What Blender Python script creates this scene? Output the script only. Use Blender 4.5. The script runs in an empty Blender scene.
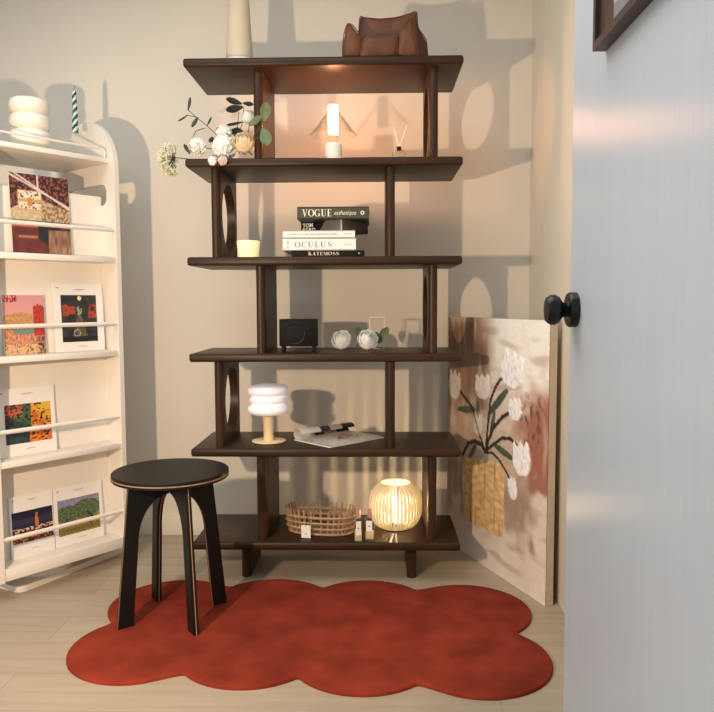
import bpy, bmesh, math, random
from mathutils import Vector, Matrix, noise
random.seed(7)
sc = bpy.context.scene
COL = sc.collection
PI = math.pi

# ------------------------------------------------------------------ camera
FPX, CAMZ = 735.0, 1.05
TH, PS, RO = math.atan(54/735), math.atan(19/735), math.radians(.23)
FWD = Vector((-math.sin(PS)*math.cos(TH), math.cos(PS)*math.cos(TH), -math.sin(TH)))
RT = Vector((math.cos(PS), math.sin(PS), 0)); UP = RT.cross(FWD)
RT, UP = RT*math.cos(RO)-UP*math.sin(RO), RT*math.sin(RO)+UP*math.cos(RO)
EYE = Vector((0, 0, CAMZ))
def at(px, py, Y):                       # a measured point at depth Y
    d = FWD*FPX+RT*(px-357)-UP*(py-356)
    return EYE+d*(Y/d.y)
def on(px, py, z=0.0):                   # a measured point on a level surface
    d = FWD*FPX+RT*(px-357)-UP*(py-356)
    return EYE+d*((z-CAMZ)/d.z)
cam = bpy.data.cameras.new('camera'); cam.sensor_fit = 'HORIZONTAL'; cam.sensor_width = 36
cam.lens = 36*FPX/714; cam.clip_start = .02
co = bpy.data.objects.new('camera', cam); COL.objects.link(co)
M = Matrix((RT, UP, -FWD)).transposed().to_4x4(); M.translation = EYE
co.matrix_world = M; sc.camera = co

# ------------------------------------------------------------------ materials
def lin(c):
    return tuple((x/255/12.92 if x/255 <= .04045 else ((x/255+.055)/1.055)**2.4) for x in c)
MATS = {}
def mat(name, rgb, rough=.5, noise_amt=0., nscale=(8, 8, 8), bump=0., bscale=None, metal=0., emit=None, estr=0., coat=0., spec=None, trans=0., sheen=0., vcol=False, sss=0.):
    m = bpy.data.materials.new(name); m.use_nodes = True
    nt = m.node_tree; b = nt.nodes['Principled BSDF']; L = nt.links
    c = lin(rgb)
    b.inputs['Base Color'].default_value = (*c, 1); b.inputs['Roughness'].default_value = rough
    b.inputs['Metallic'].default_value = metal
    if spec is not None: b.inputs['Specular IOR Level'].default_value = spec
    if coat: b.inputs['Coat Weight'].default_value = coat; b.inputs['Coat Roughness'].default_value = .12
    if sheen: b.inputs['Sheen Weight'].default_value = sheen; b.inputs['Sheen Roughness'].default_value = .5
    if emit: b.inputs['Emission Color'].default_value = (*lin(emit), 1); b.inputs['Emission Strength'].default_value = estr
    if sss: b.inputs['Subsurface Weight'].default_value = sss; b.inputs['Subsurface Radius'].default_value = (.02, .012, .008)
    tc = None
    if noise_amt or bump:
        tc = nt.nodes.new('ShaderNodeTexCoord'); mp = nt.nodes.new('ShaderNodeMapping')
        mp.inputs['Scale'].default_value = nscale; L.new(tc.outputs['Object'], mp.inputs['Vector'])
        n = nt.nodes.new('ShaderNodeTexNoise'); n.inputs['Scale'].default_value = 1; n.inputs['Detail'].default_value = 5
        L.new(mp.outputs[0], n.inputs['Vector'])
        if noise_amt:
            mx = nt.nodes.new('ShaderNodeMix'); mx.data_type = 'RGBA'
            mx.inputs[6].default_value = (*[x*(1-noise_amt) for x in c], 1); mx.inputs[7].default_value = (*[min(1, x*(1+noise_amt)) for x in c], 1)
            cr = nt.nodes.new('ShaderNodeValToRGB'); cr.color_ramp.elements[0].position = .3; cr.color_ramp.elements[1].position = .7
            L.new(n.outputs[0], cr.inputs[0]); L.new(cr.outputs[0], mx.inputs[0]); L.new(mx.outputs[2], b.inputs['Base Color'])
        if bump:
            n2 = n
            if bscale:
                mp2 = nt.nodes.new('ShaderNodeMapping'); mp2.inputs['Scale'].default_value = bscale; L.new(tc.outputs['Object'], mp2.inputs['Vector'])
                n2 = nt.nodes.new('ShaderNodeTexNoise'); n2.inputs['Scale'].default_value = 1; n2.inputs['Detail'].default_value = 4; L.new(mp2.outputs[0], n2.inputs['Vector'])
            bp = nt.nodes.new('ShaderNodeBump'); bp.inputs['Strength'].default_value = bump; bp.inputs['Distance'].default_value = .002
            L.new(n2.outputs[0], bp.inputs['Height']); L.new(bp.outputs[0], b.inputs['Normal'])
    if vcol:
        a = nt.nodes.new('ShaderNodeVertexColor'); a.layer_name = 'paint'; L.new(a.outputs[0], b.inputs['Base Color'])
    if trans:                                   # light passing through a thin sheet
        t = nt.nodes.new('ShaderNodeBsdfTranslucent'); t.inputs[0].default_value = (*c, 1)
        ms = nt.nodes.new('ShaderNodeMixShader'); ms.inputs[0].default_value = trans
        L.new(b.outputs[0], ms.inputs[1]); L.new(t.outputs[0], ms.inputs[2]); L.new(ms.outputs[0], nt.nodes['Material Output'].inputs[0])
    MATS[name] = m
    return m
def glass(name, tint=(253, 254, 254), refl=.9):
    m = bpy.data.materials.new(name); m.use_nodes = True; nt = m.node_tree; L = nt.links
    nt.nodes.remove(nt.nodes['Principled BSDF'])
    t = nt.nodes.new('ShaderNodeBsdfTransparent'); t.inputs[0].default_value = (*lin(tint), 1)
    g = nt.nodes.new('ShaderNodeBsdfGlossy'); g.inputs['Roughness'].default_value = .03
    f = nt.nodes.new('ShaderNodeLayerWeight'); f.inputs[0].default_value = .5
    mu = nt.nodes.new('ShaderNodeMath'); mu.operation = 'MULTIPLY'; mu.inputs[1].default_value = refl*.9
    ms = nt.nodes.new('ShaderNodeMixShader')
    pw = nt.nodes.new('ShaderNodeMath'); pw.operation = 'POWER'; pw.inputs[1].default_value = 3.0; L.new(f.outputs['Facing'], pw.inputs[0]); L.new(pw.outputs[0], mu.inputs[0]); L.new(mu.outputs[0], ms.inputs[0]); L.new(t.outputs[0], ms.inputs[1]); L.new(g.outputs[0], ms.inputs[2])
    L.new(ms.outputs[0], nt.nodes['Material Output'].inputs[0])
    return m
wallm = mat('wall_paint', (226, 220, 208), .6, .015, (3, 3, 3), .12, (60, 60, 25))
ceilm = mat('ceiling_paint', (235, 233, 228), .7, .01, (3, 3, 3))
trimm = mat('cream_trim', (232, 226, 208), .4, .01, (2, 2, 30), .1, (40, 40, 4))
doorm = mat('white_grained_door', (232, 236, 240), .34, .02, (90, 90, 2.5), .2, (120, 120, 3))
_b = doorm.node_tree.nodes['Principled BSDF']; _b.inputs['Anisotropic'].default_value = .92; _b.inputs['Specular IOR Level'].default_value = .8
_t = doorm.node_tree.nodes.new('ShaderNodeTangent'); _t.direction_type = 'RADIAL'; _t.axis = 'Z'; doorm.node_tree.links.new(_t.outputs[0], _b.inputs['Tangent'])
wood = mat('dark_stained_wood', (54, 34, 20), .42, .28, (3, 40, 40), .08, (6, 110, 110), spec=.25)
woodv = mat('dark_stained_wood_upright', (56, 35, 21), .40, .28, (40, 40, 3), .08, (110, 110, 6), spec=.25)
rackm = mat('white_rack_lacquer', (236, 229, 218), .42, .01, (3, 3, 3))
blackm = mat('black_laminate', (17, 15, 13), .5, .1, (30, 30, 30), .05, (300, 300, 300), spec=.3)
plym = mat('birch_edge', (168, 128, 94), .55, .15, (60, 60, 5))
rugm = mat('terracotta_pile', (134, 52, 36), .95, .3, (7, 7, 7), .8, (420, 420, 420), spec=.1)
knobm = mat('black_metal', (16, 15, 14), .34, .05, (20, 20, 20), spec=.35)
framem = mat('walnut_frame', (70, 48, 40), .45, .2, (60, 6, 60))
vc = mat('printed_paper', (255, 255, 255), .45, vcol=True)
vcp = mat('acrylic_paint', (255, 255, 255), .6, vcol=True)
paper = mat('white_paper', (240, 236, 230), .6, .01, (5, 5, 5))
pagem = mat('book_pages', (226, 214, 190), .8, .1, (3, 3, 400))
canvasm = mat('canvas_edge', (186, 170, 150), .85, .06, (20, 20, 20), .2, (300, 300, 300))
opal = mat('opal_shade', (252, 249, 252), .35, emit=(255, 244, 252), estr=.12, sss=.0)
creamm = mat('cream_enamel', (238, 214, 168), .4, .01, (5, 5, 5))
ceramic = mat('cream_ceramic', (240, 236, 222), .55, .02, (30, 30, 30))
conem = mat('beige_stoneware', (206, 190, 164), .6, .04, (12, 12, 12), .1, (90, 90, 90))
leather = mat('brown_leather', (100, 62, 40), .5, .25, (14, 14, 14), .6, (34, 34, 34), spec=.3)
seamm = mat('leather_piping', (74, 42, 28), .5, .1, (40, 40, 40))
petalw = mat('white_petal', (255, 254, 250), .7, .01, (60, 60, 60), trans=.12)
petalc = mat('cream_petal', (255, 240, 208), .7, .05, (60, 60, 60), trans=.12)
leafm = mat('dark_leaf', (50, 58, 40), .5, .2, (40, 40, 40))
leafg = mat('green_leaf', (92, 108, 66), .5, .2, (40, 40, 40))
stemm = mat('stem_green', (84, 80, 52), .6, .15, (40, 40, 40))
dillm = mat('pale_umbel', (226, 224, 190), .8, .12, (90, 90, 90))
cane = mat('rattan', (170, 138, 104), .6, .22, (50, 50, 50))
copper = mat('rose_gold', (206, 160, 142), .35, metal=.35)
tealm = mat('teal_wax', (112, 170, 168), .45, .05, (30, 30, 30))
dkwax = mat('dark_wax', (26, 34, 40), .45, .05, (30, 30, 30))
whwax = mat('white_wax', (224, 232, 228), .45, .03, (30, 30, 30))
ribm = mat('lamp_rib', (250, 244, 226), .5, .02, (30, 30, 30), trans=.3)
clear = glass('clear_glass', refl=1.0)
shadeg = glass('shade_glass', (255, 253, 251), .8)
oil = mat('amber_liquid', (214, 196, 150), .2, .03, (30, 30, 30))
blkpaint = mat('black_card', (12, 11, 11), .6, .08, (30, 30, 30), spec=.2)
inkm = mat('dark_ink', (44, 42, 40), .6, .02, (9, 9, 9))
greyink = mat('grey_ink', (140, 136, 130), .6, .02, (9, 9, 9))
creamink = mat('cream_ink', (232, 220, 190), .6, .02, (9, 9, 9))
glow_tube = mat('glowing_tube', (255, 240, 220), .4, emit=(255, 178, 128), estr=85)
glow_bulb = mat('glowing_bulb', (255, 240, 210), .4, emit=(255, 218, 164), estr=260)
glow_cup = mat('glowing_wax_cup', (246, 236, 190), .45, .02, (20, 20, 20), emit=(255, 240, 170), estr=.36)

# floor: pale planks
def floor_mat():
    m = bpy.data.materials.new('pale_oak_planks'); m.use_nodes = True; nt = m.node_tree; L = nt.links; b = nt.nodes['Principled BSDF']
    tc = nt.nodes.new('ShaderNodeTexCoord'); mp = nt.nodes.new('ShaderNodeMapping'); mp.inputs['Location'].default_value = (.35, .095, 0)
    L.new(tc.outputs['Object'], mp.inputs[0])
    br = nt.nodes.new('ShaderNodeTexBrick'); br.inputs['Scale'].default_value = 1; br.inputs['Brick Width'].default_value = 1.35; br.inputs['Row Height'].default_value = .19
    br.inputs['Mortar Size'].default_value = .0012; br.inputs['Mortar Smooth'].default_value = .3; br.inputs['Bias'].default_value = 0
    br.inputs['Color1'].default_value = (*lin((186, 172, 152)), 1); br.inputs['Color2'].default_value = (*lin((176, 161, 141)), 1); br.inputs['Mortar'].default_value = (*lin((156, 141, 121)), 1)
    L.new(mp.outputs[0], br.inputs[0])
    m2 = nt.nodes.new('ShaderNodeMapping'); m2.inputs['Scale'].default_value = (3, 34, 1); L.new(tc.outputs['Object'], m2.inputs[0])
    n = nt.nodes.new('ShaderNodeTexNoise'); n.inputs['Scale'].default_value = 1; n.inputs['Detail'].default_value = 6; n.inputs['Distortion'].default_value = .6; L.new(m2.outputs[0], n.inputs[0])
    cr = nt.nodes.new('ShaderNodeValToRGB'); cr.color_ramp.elements[0].position = .3; cr.color_ramp.elements[1].position = .75
    cr.color_ramp.elements[0].color = (.8, .78, .76, 1); cr.color_ramp.elements[1].color = (1, 1, 1, 1); L.new(n.outputs[0], cr.inputs[0])
    mx = nt.nodes.new('ShaderNodeMix'); mx.data_type = 'RGBA'; mx.blend_type = 'MULTIPLY'; mx.inputs[0].default_value = .8
    L.new(br.outputs[0], mx.inputs[6]); L.new(cr.outputs[0], mx.inputs[7]); L.new(mx.outputs[2], b.inputs['Base Color'])
    b.inputs['Roughness'].default_value = .5
    return m
floorm = floor_mat()

# ------------------------------------------------------------------ mesh helpers
def bm_new(): return bmesh.new()
def link(name, bm, m, parent=None, smooth=40, loc=None, rotz=0.):
    me = bpy.data.meshes.new(name)
    bmesh.ops.recalc_face_normals(bm, faces=bm.faces[:])
    bm.to_mesh(me); bm.free()
    for mm in (m if isinstance(m, (list, tuple)) else [m]): me.materials.append(mm)
    if smooth:
        for p in me.polygons: p.use_smooth = True
        me.set_sharp_from_angle(angle=math.radians(smooth))
    o = bpy.data.objects.new(name, me); COL.objects.link(o)
    if parent: o.parent = parent
    if loc is not None: o.location = loc
    if rotz: o.rotation_euler.z = rotz
    return o
def tag(o, label=None, cat=None, group=None, kind=None):
    if label: o['label'] = label
    if cat: o['category'] = cat
    if group: o['group'] = group
    if kind: o['kind'] = kind
    return o
def thing(name, label, cat, loc=(0, 0, 0), rotz=0, group=None):
    o = bpy.data.objects.new(name, None); COL.objects.link(o); o.empty_display_size = .05
    o.location = loc; o.rotation_euler = (0, 0, rotz)
    return tag(o, label, cat, group)
def struct(name, bm, m, parent=None, **k):
    o = link(name, bm, m, parent, **k)
    if not parent: o['kind'] = 'structure'
    return o
def box(bm, x0, x1, y0, y1, z0, z1, bev=0., seg=2, mi=0, M=None):
    r = bmesh.ops.create_cube(bm, size=1)
    vs = r['verts']
    for v in vs: v.co = Vector((x0+(v.co.x+.5)*(x1-x0), y0+(v.co.y+.5)*(y1-y0), z0+(v.co.z+.5)*(z1-z0)))
    fs = set(f for v in vs for f in v.link_faces)
    for f in fs: f.material_index = mi
    if bev:
        es = set(e for f in fs for e in f.edges)
        r2 = bmesh.ops.bevel(bm, geom=list(es), offset=bev, segments=seg, affect='EDGES', profile=.5)
        vs = list(set(v for f in r2['faces'] for v in f.verts))
        for f in r2['faces']: f.material_index = mi
    if M is not None:
        allv = set(vs)
        bmesh.ops.transform(bm, matrix=M, verts=list(allv))
def lathe(bm, prof, n=32, c=(0, 0, 0), mi=0, caps=True, mod=None):
    rings = []
    for (r, z) in prof:
        if r < 1e-6: rings.append([bm.verts.new((c[0], c[1], c[2]+z))]); continue
        ring = []
        for k in range(n):
            a = 2*PI*k/n; rr = r*(mod(a, z) if mod else 1)
            ring.append(bm.verts.new((c[0]+rr*math.cos(a), c[1]+rr*math.sin(a), c[2]+z)))
        rings.append(ring)
    for a, b in zip(rings, rings[1:]):
        for k in range(n):
            k2 = (k+1) % n
            if len(a) == 1 and len(b) == 1: continue
            if len(a) == 1: f = bm.faces.new((a[0], b[k], b[k2]))
            elif len(b) == 1: f = bm.faces.new((a[k], a[k2], b[0]))
            else: f = bm.faces.new((a[k], a[k2], b[k2], b[k]))
            f.material_index = mi
    if caps:
        for r in (rings[0], rings[-1]):
            if len(r) > 2: bm.faces.new(r).material_index = mi
def tube(bm, pts, rad, n=8, closed=False, mi=0):
    pts = [Vector(p) for p in pts]; N = len(pts); rings = []
    ref = None
    for i, p in enumerate(pts):
        a = pts[(i-1) % N] if (closed or i > 0) else p; b = pts[(i+1) % N] if (closed or i < N-1) else p
        t = (b-a).normalized()
        if ref is None:
            ref = t.orthogonal().normalized()
        ref = (ref-t*ref.dot(t))
        ref = ref.normalized() if ref.length > 1e-6 else t.orthogonal().normalized()
        bn = t.cross(ref); r = rad[i] if isinstance(rad, (list, tuple)) else rad
        rings.append([bm.verts.new(p+(ref*math.cos(2*PI*k/n)+bn*math.sin(2*PI*k/n))*r) for k in range(n)])
    for i in range(N if closed else N-1):
        a, b = rings[i], rings[(i+1) % N]
        for k in range(n):
            bm.faces.new((a[k], a[(k+1) % n], b[(k+1) % n], b[k])).material_index = mi
    if not closed:
        bm.faces.new(rings[0]).material_index = mi; bm.faces.new(rings[-1]).material_index = mi
def prism(bm, poly, d0, d1, fn, mi=0):      # poly in (a, b); fn(a, b, d) gives the point
    A = [bm.verts.new(fn(a, b, d0)) for a, b in poly]; B = [bm.verts.new(fn(a, b, d1)) for a, b in poly]
    n = len(poly)
    fs = [bm.faces.new(A), bm.faces.new(B)]
    for k in range(n): fs.append(bm.faces.new((A[k], A[(k+1) % n], B[(k+1) % n], B[k])))
    for f in fs: f.material_index = mi; f.normal_update()
    bmesh.ops.triangulate(bm, faces=fs[:2])
def ring_plate(bm, rect, hole, d0, d1, fn):  # rect (a0,a1,b0,b1), hole a closed list of (a,b): a plate with a hole
    a0, a1, b0, b1 = rect
    ca = sum(p[0] for p in hole)/len(hole); cb = sum(p[1] for p in hole)/len(hole)
    angs = sorted(set([math.atan2(p[1]-cb, p[0]-ca) for p in hole]+[math.atan2(y-cb, x-ca) for x in (a0, a1) for y in (b0, b1)]))
    def hit(t, poly):
        d = (math.cos(t), math.sin(t)); best = None
        for (x1, y1), (x2, y2) in zip(poly, poly[1:]+poly[:1]):
            ex, ey = x2-x1, y2-y1; den = d[0]*ey-d[1]*ex
            if abs(den) < 1e-12: continue
            s = ((x1-ca)*ey-(y1-cb)*ex)/den; u = ((x1-ca)*d[1]-(y1-cb)*d[0])/den
            if s > 0 and -1e-6 <= u <= 1+1e-6 and (best is None or s > best): best = s
        return (ca+d[0]*best, cb+d[1]*best)
    rp = [(a0, b0), (a1, b0), (a1, b1), (a0, b1)]
    I = [hit(t, hole) for t in angs]; O = [hit(t, rp) for t in angs]; n = len(angs)
    V = [[[bm.verts.new(fn(p[0], p[1], d)) for p in P] for d in (d0, d1)] for P in (I, O)]
    for k in range(n):
        j = (k+1) % n
        bm.faces.new((V[0][0][k], V[0][0][j], V[1][0][j], V[1][0][k])); bm.faces.new((V[0][1][k], V[0][1][j], V[1][1][j], V[1][1][k]))
        bm.faces.new((V[0][0][k], V[0][0][j], V[0][1][j], V[0][1][k])); bm.faces.new((V[1][0][k], V[1][0][j], V[1][1][j], V[1][1][k]))
def painted(name, nx, ny, pos, col, m, parent):   # a sheet whose print is computed from its own u, v
    bm = bm_new(); V = [[bm.verts.new(pos(i/nx, j/ny)) for i in range(nx+1)] for j in range(ny+1)]
    for j in range(ny):
        for i in range(nx): bm.faces.new((V[j][i], V[j][i+1], V[j+1][i+1], V[j+1][i]))
    me = bpy.data.meshes.new(name); bm.to_mesh(me); bm.free(); me.materials.append(m)
    at_ = me.color_attributes.new('paint', 'FLOAT_COLOR', 'POINT')
    k = 0
    for j in range(ny+1):
        for i in range(nx+1):
            at_.data[k].color = (*lin(col(i/nx, j/ny)), 1); k += 1
    for p in me.polygons: p.use_smooth = True
    o = bpy.data.objects.new(name, me); COL.objects.link(o)
    if parent: o.parent = parent
    return o
def mix(a, b, t):
    t = max(0., min(1., t)); return tuple(x+(y-x)*t for x, y in zip(a, b))
def sm(e0, e1, x):
    t = max(0., min(1., (x-e0)/(e1-e0))); return t*t*(3-2*t)
def nz(x, y, s=1., z=0.): return noise.noise(Vector((x*s, y*s, z)))

# serif lettering drawn as strokes of thick and thin
def letters(text, h, gap=.1, thick=.16, thin=.045):
    quads = []; x = 0.
    def strip(pts, ws):
        L = []
        for i, p in enumerate(pts):
            a = pts[max(0, i-1)]; b = pts[min(len(pts)-1, i+1)]
            dx, dy = b[0]-a[0], b[1]-a[1]; l = math.hypot(dx, dy) or 1
            w = ws[i]/2; L.append(((p[0]-dy/l*w, p[1]+dx/l*w), (p[0]+dy/l*w, p[1]-dx/l*w)))
        for (a, b), (c, d) in zip(L, L[1:]): quads.append([(x+q[0], q[1]) for q in (a, b, d, c)])
    def rect(x0, x1, y0, y1): quads.append([(x+x0, y0), (x+x1, y0), (x+x1, y1), (x+x0, y1)])
    def diag(xa, xb, w):      # from the foot xa to the top xb, w wide
        quads.append([(x+xa-w/2, 0), (x+xa+w/2, 0), (x+xb+w/2, 1), (x+xb-w/2, 1)])
    def serif(xc, y, w=.3): rect(xc-w/2, xc+w/2, y-thin/2+(thin/2 if y < .5 else -thin/2), y+thin/2+(thin/2 if y < .5 else -thin/2))
    def bowl(t0, t1, rx=.34, cx=.42):
        P = []; W = []
        for k in range(29):
            t = math.radians(t0+(t1-t0)*k/28); P.append((cx+rx*math.cos(t), .5+.478*math.sin(t))); W.append(thin+(thick-thin)*abs(math.cos(t))**1.6)
        strip(P, W)
    for ch in text:
        if ch == ' ': x += .3; continue
        if ch == 'V': quads.append([(x+.32, 0), (x+.46, 0), (x+.26, 1), (x+.08, 1)]); diag(.39, .66, thin*1.3); serif(.17, 1, .34); serif(.66, 1, .26); w = .8
        elif ch == 'O': bowl(0, 360); w = .84
        elif ch == 'C': bowl(50, 310); rect(.66, .7, .66, .95); w = .76
        elif ch == 'G': bowl(50, 318); rect(.66, .7, .66, .95); rect(.56, .56+thick, .06, .42); serif(.62, .40, .3); w = .84
        elif ch == 'U':
            rect(.12, .12+thick, .24, 1); rect(.62, .62+thin, .24, 1); serif(.2, 1, .34); serif(.64, 1, .28)
            P = []; W = []
            for k in range(13):
                t = PI+PI*k/12; P.append((.42+.225*math.cos(t), .25+.225*math.sin(t))); W.append(thin+(thick-thin)*max(0, -math.cos(t)))
            strip(P, W); w = .82
        elif ch == 'E': rect(.12, .12+thick, 0, 1); rect(.05, .62, 0, thin); rect(.05, .6, 1-thin, 1); rect(.12, .46, .49, .49+thin); rect(.58, .62, 0, .28); rect(.56, .6, .74, 1); rect(.44, .47, .38, .64); w = .68
        elif ch == 'L': rect(.12, .12+thick, 0, 1); serif(.2, 1, .32); rect(.05, .6, 0, thin); rect(.56, .6, 0, .3); w = .66
        elif ch == 'T': rect(.3, .3+thick, 0, 1); serif(.38, 0, .34); rect(.04, .72, 1-thin, 1); rect(.04, .08, .72, 1); rect(.68, .72, .72, 1); w = .76
        elif ch == 'K': rect(.12, .12+thick, 0, 1); serif(.2, 0, .32); serif(.2, 1, .32); diag(.2, .68, thin*1.3) if False else quads.append([(x+.27, .38), (x+.33, .38), (x+.7, 1), (x+.63, 1)]); quads.append([(x+.55, 0), (x+.76, 0), (x+.5, .6), (x+.38, .5)]); serif(.66, 0, .3); w = .82
        elif ch == 'A': diag(.14, .4, thin*1.3); quads.append([(x+.52, 0), (x+.72, 0), (x+.48, 1), (x+.36, 1)]); rect(.22, .56, .3, .3+thin); serif(.14, 0, .24); serif(.62, 0, .32); w = .78
        elif ch == 'M': rect(.12, .12+thin, 0, 1); rect(.74, .74+thick, 0, 1); quads.append([(x+.42, 0), (x+.52, 0), (x+.3, 1), (x+.12, 1)]); diag(.49, .78, thin*1.3); serif(.14, 0, .24); serif(.82, 0, .32); w = 1.0
        elif ch == 'S':
            P = [(.58, .74), (.56, .9), (.38, .97), (.2, .9), (.15, .75), (.22, .6), (.4, .5), (.56, .39), (.6, .24), (.52, .09), (.34, .03), (.16, .1), (.11, .28)]
            strip(P, [thin, thin, thin, thin*1.6, thick*.7, thick, thick*1.15, thick, thick*.75, thin*1.6, thin, thin, thin]); w = .7
        else: w = .5
        x += w+gap
    return [[(a*h, b*h) for a, b in q] for q in quads], (x-gap)*h
def lettering(name, text, h, m, parent, fn, width=None, **k):   # fn(a, b) -> point on the face
    q, w = letters(text, h, **k); s = width/w if width else 1
    bm = bm_new()
    for i, poly in enumerate(q):
        vs = [bm.verts.new(fn(a*s, b)+Vector((0, -1e-5*(i % 5), 0))) for a, b in poly]
        try: bm.faces.new(vs)
        except ValueError: pass
    me = bpy.data.meshes.new(name); bm.to_mesh(me); bm.free(); me.materials.append(m)
    o = bpy.data.objects.new(name, me); COL.objects.link(o); o.parent = parent
    return o
def small_text(name, text, m, parent, loc, rot, height, width=None, shear=0., bold=0.):   # plain built-in type, turned into a mesh
    cu = bpy.data.curves.new(name, 'FONT'); cu.body = text; cu.size = 1; cu.shear = shear; cu.offset = bold; cu.extrude = .004; cu.resolution_u = 2
    tmp = bpy.data.objects.new(name+'_tmp', cu); COL.objects.link(tmp); bpy.context.view_layer.update()
    me = bpy.data.meshes.new_from_object(tmp.evaluated_get(bpy.context.evaluated_depsgraph_get()))
    COL.objects.unlink(tmp); bpy.data.objects.remove(tmp); bpy.data.curves.remove(cu)
    xs = [v.co.x for v in me.vertices]; ys = [v.co.y for v in me.vertices]
    sx = (width/(max(xs)-min(xs))) if width else height/(max(ys)-min(ys)); sy = height/(max(ys)-min(ys))
    for v in me.vertices: v.co = Vector(((v.co.x-min(xs))*sx, (v.co.y-min(ys))*sy, v.co.z*.05))
    me.materials.clear(); me.materials.append(m)
    o = bpy.data.objects.new(name, me); COL.objects.link(o); o.parent = parent; o.location = loc; o.rotation_euler = rot
    return o
def circ(ca, cb, r, n=48, rb=None): return [(ca+r*math.cos(2*PI*k/n), cb+(rb or r)*math.sin(2*PI*k/n)) for k in range(n)]
def rrect(a0, a1, b0, b1, r, n=6):
    P = []
    for ca, cb, t0 in ((a1-r, b1-r, 0), (a0+r, b1-r, 90), (a0+r, b0+r, 180), (a1-r, b0+r, 270)):
        for k in range(n+1):
            t = math.radians(t0+90*k/n); P.append((ca+r*math.cos(t), cb+r*math.sin(t)))
    return P
E_ = 0.0006      # a hair of clearance between things that touch

# ------------------------------------------------------------------ the room
WY, WX = 3.25, .670
bm = bm_new(); box(bm, -2.7, 2.2, -1.6, WY+.1, -.1, 0); struct('floor', bm, floorm, smooth=0)
bm = bm_new(); box(bm, -2.7, WX+.1, WY, WY+.1, 0, 2.6); struct('wall_back', bm, wallm, smooth=0)
bm = bm_new(); box(bm, WX, WX+.1, .4, WY, 0, 2.6); struct('wall_right', bm, wallm, smooth=0)
bm = bm_new(); box(bm, -2.7, -2.6, 1.7, WY, 0, 2.6); struct('wall_left', bm, wallm, smooth=0)
bm = bm_new(); box(bm, -2.7, 2.2, -1.6, WY+.1, 2.6, 2.7); struct('ceiling', bm, ceilm, smooth=0)
bm = bm_new(); box(bm, -2.6, WX, WY-.012, WY, 0, .085, .003); struct('baseboard_back', bm, wallm)
bm = bm_new(); box(bm, WX-.012, WX, 2.89, WY-.012, 0, .085, .003); struct('baseboard_right', bm, wallm)
bm = bm_new(); box(bm, .632, WX, 1.9, 2.85, 0, 2.6, .002); box(bm, .640, WX, 2.85, 2.885, 0, 2.6, .003)
struct('trim_casing', bm, trimm); bpy.data.objects['trim_casing'].name = 'trim_1'
# open door, seen almost edge on
DX = .303
bm = bm_new(); box(bm, DX, DX+.04, .34, 1.16, .008, 2.08, .002)
door = struct('door_1', bm, doorm)
kc = Vector((DX, 1.124, 1.037))
bm = bm_new()
def yx(prof, c, n=28):
    b2 = bm_new(); lathe(b2, prof, n)
    bmesh.ops.transform(b2, matrix=Matrix.Translation(c) @ Matrix.Rotation(-PI/2, 4, 'Y'), verts=b2.verts[:])
    return b2
rose = yx([(.0265, 0), (.0265, .010), (.0245, .0125), (.012, .0125), (.0105, .014), (.0105, .02), (0, .02)], kc)
knob = link('door_knob', rose, knobm, door); tag(knob, 'matt black round door knob')
head = yx([(.0105, .016), (.012, .021), (.020, .026), (.0232, .032), (.0225, .039), (.0185, .0445), (.010, .0465), (0, .047)], kc)
link('knob_head', head, knobm, knob)

# ------------------------------------------------------------------ bookshelf
SF, SB = 2.66, 3.03
TOPS = [1.916, 1.5655, 1.2145, .8635, .5125, .1615]
BT = .031
SX0, SX1 = -.684, .311
shelf = thing('bookshelf', 'tall open dark brown wooden bookshelf with staggered uprights against the back wall', 'bookshelf', ((SX0+SX1)/2, (SF+SB)/2, 0))
OFF = Vector(shelf.location)
def rel(bm, o=OFF): bmesh.ops.translate(bm, vec=-Vector(o), verts=bm.verts[:])
for t in TOPS:
    bm = bm_new(); box(bm, SX0, SX1, SF, SB, t-BT, t, .009, 3); rel(bm); link('shelf_board', bm, wood, shelf)
UT = .034
def upright(xc, z0, z1, hole, name='upright', y0=2.69, y1=3.015, t=UT):
    bm = bm_new(); fn = lambda a, b, d: Vector((d, a, b))
    if hole:
        ring_plate(bm, (y0+t/2, y1, z0, z1), circ((y0+y1)/2+.008, (z0+z1)/2, .128), xc-t/2, xc+t/2, fn)
    else: box(bm, xc-t/2, xc+t/2, y0+t/2, y1, z0, z1)
    arc = [(xc+t/2*math.cos(PI+PI*k/12), y0+t/2+t/2*math.sin(PI+PI*k/12)) for k in range(13)]+[(xc+t/2, y0+t/2+.004), (xc-t/2, y0+t/2+.004)]
    prism(bm, arc, z0, z1, lambda a, b, d: Vector((a, b, d)))
    rel(bm); return link(name, bm, woodv, shelf)
XA, XB = (-.423, .208), (-.583, .053)
for i in range(5):
    za, zb = TOPS[i+1], TOPS[i]-BT
    xs = XA if i % 2 == 0 else XB
    if i < 4:
        o1 = upright(xs[0], za, zb, i % 2 == 1); o2 = upright(xs[1], za, zb, i % 2 == 0)
        tag(o1 if i % 2 else o2, 'upright pierced by a large round hole')
    else:
        upright(xs[0]-.004, za, zb, False, t=.042); upright(xs[1], za, zb, False)
for xl in (-.50, .135): upright(xl, 0.0004, TOPS[5]-BT, False, 'leg', 2.735, 2.99, .036)

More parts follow.
